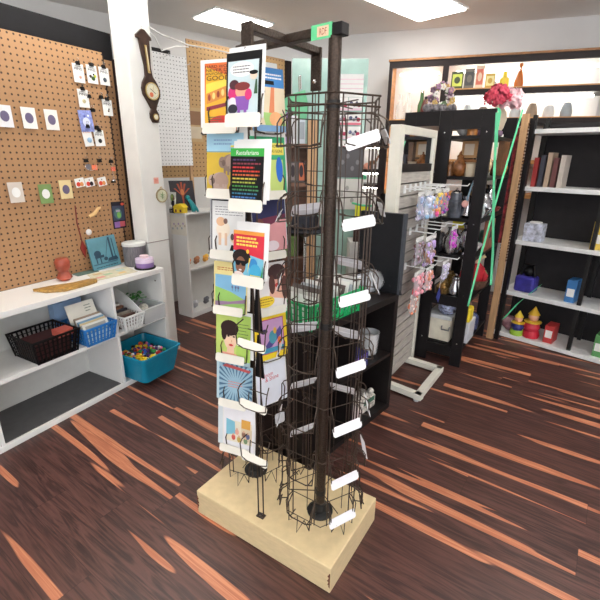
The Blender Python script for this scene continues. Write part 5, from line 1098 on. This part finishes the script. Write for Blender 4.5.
# on top of the black shelving
rr = random.Random(21)
def puff(c_, r_, m, label, n=90):
    mb = MB()
    for i in range(n):
        a = rr.uniform(0, 2*PI); b = math.acos(rr.uniform(-.6, 1)); d = Vector((math.sin(b)*math.cos(a), math.sin(b)*math.sin(a), math.cos(b)*.85))
        q = c_+d*r_*rr.uniform(.5, .85); e1 = d.orthogonal().normalized(); e2 = d.cross(e1); k = r_*.25
        pts = [q+(e1*math.cos(x)+e2*math.sin(x))*k*rr.uniform(.7, 1.1)+d*k*.35*math.sin(3*x) for x in [2*PI*j/8 for j in range(8)]]
        mb.add([q]+pts, [(0, 1+j, 1+(j+1) % 8) for j in range(8)], m, False)
    return build('tulle_pompom', mb, label=label, cat='pompom', group='tulle pompoms')
puff(Vector((1.33, 3.17, 2.01)), .105, mat('red_tulle', (214, 74, 98), .6, vary=.2, scale=30), 'red crinkled tulle pompom on top of the black shelving')
puff(Vector((1.46, 3.27, 2.00)), .11, mat('pink_tulle', (240, 200, 206), .6, vary=.1, scale=30), 'pale pink tulle pompom right of the red one')
t = thing('flower_wreath', (1.06, 3.42, 1.93), 'bunch of white, mauve and green flowers in a ring on the shelving top', 'flowers')
FC = [(226, 206, 214), (170, 130, 160), (236, 236, 230), (96, 120, 84), (200, 170, 110), (110, 84, 104)]
for k, cc in enumerate(FC):
    mb = MB()
    for i in range(9):
        x = 2*PI*(i*6+k)/54; q = Vector((1.03+.07*math.cos(x), 3.42, 2.03+.07*math.sin(x)))+Vector((rr.uniform(-.02, .02), rr.uniform(-.03, .03), rr.uniform(-.02, .02))); m = RGB(*cc)
        for j in range(5): a = 2*PI*j/5; mb.ball(q+Vector((.013*math.cos(a), -.004, .013*math.sin(a))), .0105, m, 6)
    build('blossom', mb, t, label='%s blossoms' % ['blush', 'mauve', 'white', 'leaf green', 'gold', 'plum'][k])
mb = MB()
for i in range(10): q = Vector((.91+.022*i, 3.40+rr.uniform(-.03, .03), 1.955)); mb.ball(q, .028, mat('dusty_leaves', (120, 116, 120), .7, vary=.4, scale=50), 7)
mb.tube([(1.03, 3.42, 1.93), (1.03, 3.42, 1.99)], .01, GL); build('foliage', mb, t)

# green ribbons and tapes
def ribbon(pts, w, label, wd=Vector((.9, -.4, 0))):
    mb = MB(); wd = wd.normalized()*w/2; pts = [Vector(p) for p in pts]; vs = []
    for p in pts: vs += [p-wd, p+wd]
    n_ = len(pts); off = Vector((0, .001, 0)); vs += [v+off for v in vs]; k = 2*n_; fs = []
    for i in range(n_-1): a = 2*i; fs += [(a, a+1, a+3, a+2), (k+a, k+a+2, k+a+3, k+a+1), (a, a+2, k+a+2, k+a), (a+1, k+a+1, k+a+3, a+3)]
    fs += [(0, k, k+1, 1), (2*n_-2, 2*n_-1, k+2*n_-1, k+2*n_-2)]
    mb.add(vs, fs, GREENR); return build('ribbon', mb, label=label, cat='ribbon', group='green ribbons')

# ================================================================== WOODEN POST, WHITE SHELF (far right)
t = thing('notched_post', (1.80, 3.80, 0), 'light wooden notched post standing between the black shelving and white shelf', 'post')
WF = Fr(1.768, 3.690, .70, -.72); mb = MB(); mb.box(WF, 0, .055, 0, .03, 0, 1.95, TAN); build('post', mb, t, bevel=.002)
for sx in (-1, 1):
    mb = MB()
    for i in range(44): z = .75+.026*i; x = -.006 if sx < 0 else .055; mb.box(WF, x, x+.006, .004, .026, z, z+.014, mat('dark_notch', (96, 66, 46), .7))
    build('notches', mb, t)
mb = MB(); mb.box(WF, .06, .095, .03, .06, 0, 1.9, BLKP); mb.box(WF, -.05, -.012, .02, .05, .9, 1.85, mat('red_stripe_cloth', (150, 50, 56), .7, vary=.4, scale=30)); build('side_strip', mb, t)
WS = Fr(1.865, 3.77, .696, -.718)
t = thing('white_shelf', WS(.5, .2, 0), 'white metal shelf of toys at the right edge of the photo', 'shelf')
mb = MB()
for z in (.045, .455, .925, 1.385, 1.84): 
    mb = MB(); mb.box(WS, .0, 1.30, 0, .40, z-.035, z, mat('white_metal', (228, 230, 230), .35)); build('shelf_board', mb, t, bevel=.003)
for a in (.025, .62, 1.24): 
    for b in (.02, .34): mb = MB(); mb.box(WS, a, a+.03, b, b+.03, 0, 1.95, IRON); build('upright', mb, t)
mb = MB(); mb.box(WS, .0, 1.3, .37, .38, .05, 1.9, mat('black_mesh_back', (40, 38, 40), .7)); build('back_panel', mb, t)
def clown(a, b, z, cols, label, s=1.):
    tt = thing('toy_clown', WS(a, b, z), label, 'toy', 'clown toys on the white shelf'); q = WS(a, b, z)
    mb = MB(); mb.lathe(q, [(.055*s, 0), (.06*s, .02*s), (.05*s, .05*s)], RGB(*cols[0]), 16); build('base', mb, tt)
    mb = MB(); mb.lathe(q+Zv*.05*s, [(.045*s, 0), (.055*s, .03*s), (.04*s, .07*s)], RGB(*cols[1]), 16); build('body', mb, tt)
    mb = MB(); mb.lathe(q+Zv*.115*s, [(.058*s, 0), (.06*s, .006*s), (.03*s, .012*s)], RGB(*cols[2]), 16); build('collar', mb, tt)
    mb = MB(); mb.ball(q+Zv*.155*s, .036*s, RGB(226, 170, 140), 12); build('head', mb, tt); mb = MB(); mb.lathe(q+Zv*.175*s, [(.04*s, 0), (.02*s, .03*s), (.003, .06*s)], RGB(*cols[3]), 14); build('hat', mb, tt)
clown(.19, .06, .045, [(150, 190, 60), (40, 50, 130), (226, 190, 50), (230, 200, 60)], 'striped toy clown with a green base and yellow hat, front of the bottom shelf')
clown(.30, .10, .045, [(200, 40, 60), (206, 50, 70), (230, 190, 60), (226, 180, 50)], 'red toy clown with a yellow hat behind the striped clown', 1.25)
mb = MB(); q = WS(.10, .12, .12); mb.lathe(q-Zv*.07, [(.03, 0), (.07, .04), (.075, .09), (.04, .13)], mat('mauve_glass', (150, 110, 120), .2, vary=.3), 16); build('mauve_jar', mb, label='mauve jar left of the striped clown on the white shelf', cat='jar')
mb = MB(); mb.box(WS, .09, .26, .06, .2, .455, .60, mat('royal_blue_cloth', (50, 44, 140), .6, vary=.2)); build('blue_bag', mb, bevel=.02, label='royal blue bag on the second white shelf', cat='bag')
mb = MB(); mb.tube([WS(.12, .12, .60), WS(.14, .12, .70), WS(.22, .12, .70), WS(.24, .12, .60)], .012, BLACK, 8); mb.ball(WS(.18, .14, .64), .05, BLACK, 12); build('black_handbag', mb, label='black bag with a handle above the blue bag', cat='bag')
mb = MB(); mb.box(WS, .10, .25, .03, .15, .925, 1.08, mat('pale_china', (196, 200, 216), .3, vary=.3, scale=30)); mb.lathe(WS(.175, .09, 1.08), [(.05, 0), (.052, .012)], WHITE, 14); build('china_box', mb, bevel=.012, label='pale blue china jar on the third white shelf', cat='jar')
for i in range(9):
    a = .42+.095*i; z = [.045, .455, .925, 1.385][i % 4]; cc = [(190, 60, 60), (60, 120, 180), (220, 190, 80), (120, 80, 150), (90, 150, 90), (226, 226, 226), (180, 120, 80), (50, 60, 90), (210, 110, 150)][i]
    mb = MB(); mb.box(WS, a, a+.075, .05, .2, z, z+.16+.03*(i % 3), RGB(*cc)); mb.box(WS, a+.01, a+.065, .048, .05, z+.05, z+.12, WHITE); build('boxed_game', mb, bevel=.003, label='%s boxed game on the white shelf beyond the photo edge' % ['red', 'blue', 'yellow', 'purple', 'green', 'white', 'tan', 'navy', 'pink'][i], cat='box', group='boxed games on the white shelf')
for i in range(5): mb = MB(); mb.box(WS, .08+.05*i, .115+.05*i, .06, .2, 1.385, 1.62+.02*(i % 3), RGB(*[(150, 50, 50), (60, 60, 70), (170, 150, 130), (100, 60, 60), (190, 180, 170)][i])); build('book', mb, label='%s book standing on the top white shelf' % ['red', 'charcoal', 'beige', 'maroon', 'pale'][i], cat='book', group='books on the white shelf')

TP_ = lambda p: Vector(p)
ribbon([(1.315, 3.10, 1.93), (1.318, 3.07, 1.90), (1.312, 3.06, 1.78), (1.325, 3.06, 1.68)], .018, 'green ribbon draped over the shelving top corner')
ribbon([(1.698, 3.55, 1.97), (1.486, 3.25, 1.46), (1.305, 3.0, .95), (1.244, 2.95, .57)], .013, 'thin green ribbon stretched diagonally down from the far post')
ribbon([(1.261, 2.98, 1.89), (1.308, 2.98, 1.47), (1.386, 3.0, .98), (1.412, 3.0, .72)], .016, 'green ribbon hanging straight down from the shelving corner')
ribbon([(2.10, 3.55, .56), (2.00, 3.66, .36), (1.92, 3.72, .18), (1.87, 3.78, .10)], .05, 'wide green tape slanting across the bottom of the white shelf', Vector((.5, -.4, .7)))
ribbon([(.28, 3.372, 1.55), (.50, 3.37, 1.46), (.28, 3.372, 1.43)], .025, 'green tape folded to a point behind the right tower', Vector((0, 0, 1)))

# ================================================================== BACK CABINET
CB = Fr(-.564, 5.714, .947, -.32)          # front plane; b toward the wall
t = thing('display_cabinet', CB(2.6, .2, 1.95), 'dark framed pine display cabinet with lit shelves on the back wall', 'cabinet')
C0, C1, Z0c, Z1c = 1.60, 3.75, 1.20, 2.60; Dp = .40
def cbx(name, a0, a1, b0, b1, z0, z1, m, bevel=0., par=None): mb = MB(); mb.box(CB, a0, a1, b0, b1, z0, z1, m); return build(name, mb, par or t, bevel=bevel)
cbx('frame_rail', C0, C1, 0, .03, 2.535, 2.60, DKT); cbx('top_board', C0-.01, C1, -.01, Dp, 2.60, 2.62, mat('aged_pine', (160, 112, 70), .6, vary=.15))
cbx('frame_stile', C0, C0+.035, 0, .03, Z0c, 2.535, DKT); cbx('side_panel', C0+.0, C0+.03, .03, Dp, Z0c, 2.60, ORW)
cbx('frame_stile', 2.165, 2.225, 0, .03, 2.02, 2.535, DKT); cbx('divider', 2.18, 2.21, .03, Dp, 2.02, 2.60, ORW)
cbx('shelf_board', 2.225, C1, 0, Dp, 2.245, 2.30, DKT); cbx('shelf_lip', 2.225, C1, -.004, .05, 2.30, 2.312, ORW); cbx('shelf_board', C0+.035, C1, .0, Dp, 1.96, 2.01, DKT); cbx('shelf_lip', C0+.035, C1, -.004, Dp, 2.01, 2.02, ORW)
cbx('shelf_board', C0+.035, C1, .03, Dp, 1.56, 1.60, ORW); cbx('shelf_board', C0, C1, .03, Dp, 1.20, 1.24, ORW); cbx('frame_stile', C1-.04, C1, 0, .03, Z0c, 2.535, DKT)
cbx('back_panel', C0+.03, C1, Dp-.02, Dp, Z0c, 2.60, mat('white_cabinet_back', (240, 240, 240), .6, vary=.01))
cbx('divider', 2.9, 2.93, .03, Dp, 1.24, 1.96, ORW); cbx('divider', 2.2, 2.23, .03, Dp, 1.24, 1.96, ORW)
LT = mat('lit_tube', (255, 250, 240), .5, emit=18.)
for (a0, a1, z) in ((C0+.1, 2.12, 2.50), (2.30, 3.65, 2.50), (2.30, 3.65, 2.225), (C0+.1, 2.12, 1.94), (2.3, 2.85, 1.94), (1.75, 2.15, 1.53)):
    mb = MB(); mb.tube([CB(a0, .2, z), CB(a1, .2, z)], .012, LT, 8); build('light_tube', mb, t)
def bottle(a, b, z, pr, m, label, cap=None, group='bottles in the display cabinet'):
    tt = thing('bottle', CB(a, b, z), label, 'bottle', group); mb = MB(); mb.lathe(CB(a, b, z), pr, m, 16); build('glass', mb, tt)
    if cap: mb = MB(); mb.lathe(CB(a, b, z+pr[-1][1]), [(.018, 0), (.018, .025), (.01, .03)], cap, 10); build('cap', mb, tt)
w = [(.05, 0), (.052, .02), (.05, .13), (.02, .20), (.018, .25), (.02, .26)]
bottle(1.735, .10, 2.02, w, GLASS, 'empty clear bottle at the left of the cabinet'); bottle(1.82, .12, 2.02, [(r*1., z*1.08) for r, z in w], GLASS, 'second clear bottle right of the first in the cabinet')
bottle(1.97, .08, 2.02, [(.04, 0), (.04, .15), (.02, .2), (.018, .27)], RGB(60, 96, 50), 'dark green bottle in the cabinet bay', CHROME); bottle(2.02, .04, 2.02, [(.05, 0), (.055, .1), (.04, .16), (.02, .2)], RGB(90, 40, 34), 'squat red brown bottle in the cabinet bay', BLACK); bottle(2.09, .12, 2.02, [(.035, 0), (.035, .1), (.02, .15)], RGB(170, 120, 70), 'small tan bottle at the bay end', RGB(150, 30, 30))
bx_ = [(2.26, .12, .165, (60, 70, 40), (196, 206, 90)), (2.39, .10, .185, (110, 104, 96), (70, 70, 70)), (2.50, .08, .21, (222, 196, 170), (206, 110, 90)), (2.60, .09, .13, (196, 160, 70), (226, 214, 150))]
for i, (a, w_, h_, cc, ac) in enumerate(bx_):
    s = sheet_box(CB(a, .03, 2.313), CB.d, Zv, w_, h_, .06, RGB(*cc)); s.rect(.1, .15, .9, .85, RGB(*ac)); s.ell(.5, .5, .25, .2, RGB(*cc)); build('vintage_tin', s.mb, label='%s vintage tin on the upper cabinet shelf' % ['black and yellow green', 'grey', 'cream and red', 'short gold'][i], cat='tin', group='tins on the cabinet shelf', bevel=.003)
bottle(2.79, .12, 2.313, [(.045, 0), (.045, .09), (.02, .11), (.02, .13)], RGB(226, 206, 60), 'yellow topped squeeze bottle on the upper cabinet shelf', RGB(240, 214, 50)); bottle(2.93, .12, 2.313, [(.04, 0), (.045, .05), (.03, .12), (.012, .18), (.012, .2)], mat('amber_bottle', (196, 110, 50), .2), 'amber pointed bottle at the far right of the cabinet', RGB(200, 120, 60)); bottle(2.69, .15, 2.313, [(.03, 0), (.02, .03), (.03, .06), (.025, .07)], GLASS, 'tiny glass dish bottle between tin and yellow bottle')
for i in range(8):
    a = 2.30+.16*i; mb = MB(); mb.lathe(CB(a, .14, 2.02), [(.05, 0), (.055, .05), (.045, .10), (.03, .12+.02*(i % 2))], RGB(*[(222, 222, 220), (190, 196, 200), (120, 110, 100), (230, 226, 214), (200, 206, 212), (150, 130, 110), (226, 226, 226), (160, 170, 176)][i]), 14); build('ceramic_jar', mb, label='ceramic jar on the lit lower cabinet shelf, %s from the divider' % ['first', 'second', 'third', 'fourth', 'fifth', 'sixth', 'seventh', 'eighth'][i], cat='jar', group='jars on the lower cabinet shelf')
# lower case to the left with a deer figurine
t = thing('lower_display_case', CB(1.35, .2, .5), 'dark framed open case with white interior left of the display cabinet', 'case')
cbx('side_panel', 1.18, 1.21, 0, Dp, .0, 1.78, ORW); cbx('side_panel', 1.55, 1.60, 0, Dp, .0, 1.93, DKT)
for z in (.9, 1.27, 1.44, 1.74): cbx('shelf_board', 1.21, 1.55, 0, Dp, z, z+.035, DKT)
cbx('back_panel', 1.21, 1.55, Dp-.02, Dp, .0, 1.78, mat('white_cabinet_back', (240, 240, 240), .6)); cbx('base_cabinet', 1.21, 1.55, .01, Dp-.02, 0, .90, DKT)
for z in (1.72, 1.42, 1.25): mb = MB(); mb.tube([CB(1.25, .2, z), CB(1.52, .2, z)], .008, LT, 8); build('light_tube', mb, t)
t = thing('deer_figurine', CB(1.48, .08, 1.475), 'small brown antlered deer figurine in the lit lower case', 'figurine'); BRC = mat('brown_fur', (140, 96, 66), .7)
mb = MB(); q = CB(1.47, .08, 1.475); d = CB.d
mb.tube([q-d*.045+Zv*.075, q+Zv*.08, q+d*.04+Zv*.085], [.018, .024, .02], BRC, 10); mb.tube([q+d*.035+Zv*.09, q+d*.055+Zv*.135], [.014, .010], BRC, 8); mb.ball(q+d*.065+Zv*.145, .016, BRC, 10, sx=1.3)
for a in (-.035, -.025, .03, .04): mb.tube([q+d*a+Zv*.07, q+d*a+Zv*.0], [.007, .004], BRC, 6)
build('body', mb, t); mb = MB()
for sg in (-1, 1): mb.tube([q+d*.06+Zv*.155, q+d*(.06+sg*.02)+Zv*.18, q+d*(.06+sg*.035)+Zv*.215], .003, BRC, 5); mb.tube([q+d*(.06+sg*.02)+Zv*.18, q+d*(.06+sg*.005)+Zv*.205], .0025, BRC, 5)
build('antler', mb, t)
mb = MB(); mb.ball(CB(1.40, .1, 1.50), .05, RGB(214, 150, 130), 10); build('pink_ornament', mb, label='round pink ornament beside the deer figurine', cat='ornament')
mb = MB(); mb.box(CB, .62, 1.15, .02, .3, 0, 1.93, mat('light_grey_locker', (206, 204, 202), .5)); mb.box(CB, .60, 1.17, .0, .32, 1.93, 1.97, OAKD); build('grey_cupboard', mb, bevel=.004, label='light grey cupboard against the back wall left of the cases', cat='cupboard')
for i in range(5): mb = MB(); mb.lathe(CB(.72+.09*i, .12, 1.97), [(.035, 0), (.04, .05), (.02, .1), (.02, .14)], GLASS if i % 2 else RGB(206, 200, 196), 12); build('glass_vase', mb, label='vase on the grey cupboard, %s from the left' % ['first', 'second', 'third', 'fourth', 'fifth'][i], cat='vase', group='vases on the grey cupboard')

# ================================================================== LIGHT, WORLD, CAMERA
w = bpy.data.worlds.new('daylight'); bpy.context.scene.world = w; w.use_nodes = True
w.node_tree.nodes['Background'].inputs[0].default_value = (.93, .96, 1, 1); w.node_tree.nodes['Background'].inputs[1].default_value = 2.2

cam = bpy.data.cameras.new('camera'); co = bpy.data.objects.new('camera', cam); C.objects.link(co)
f = 422.; cam.sensor_width = 36; cam.sensor_fit = 'HORIZONTAL'; cam.lens = f/600*36; cam.clip_start = .02
up = Vector((14, 1250, f)).normalized(); fw = Vector((0, 0, -1)); fy = (fw-up*fw.dot(up)).normalized(); fx = fy.cross(up)
R_ = Matrix((fx, fy, up))                # camera axes -> world
co.matrix_world = Matrix.Translation((0, 0, 1.6)) @ R_.to_4x4()
sc = bpy.context.scene; sc.camera = co
sc.view_settings.view_transform = 'Standard'; sc.view_settings.look = 'None'; sc.view_settings.gamma = 1; sc.view_settings.use_curve_mapping = False
sc.view_settings.exposure = 0.52
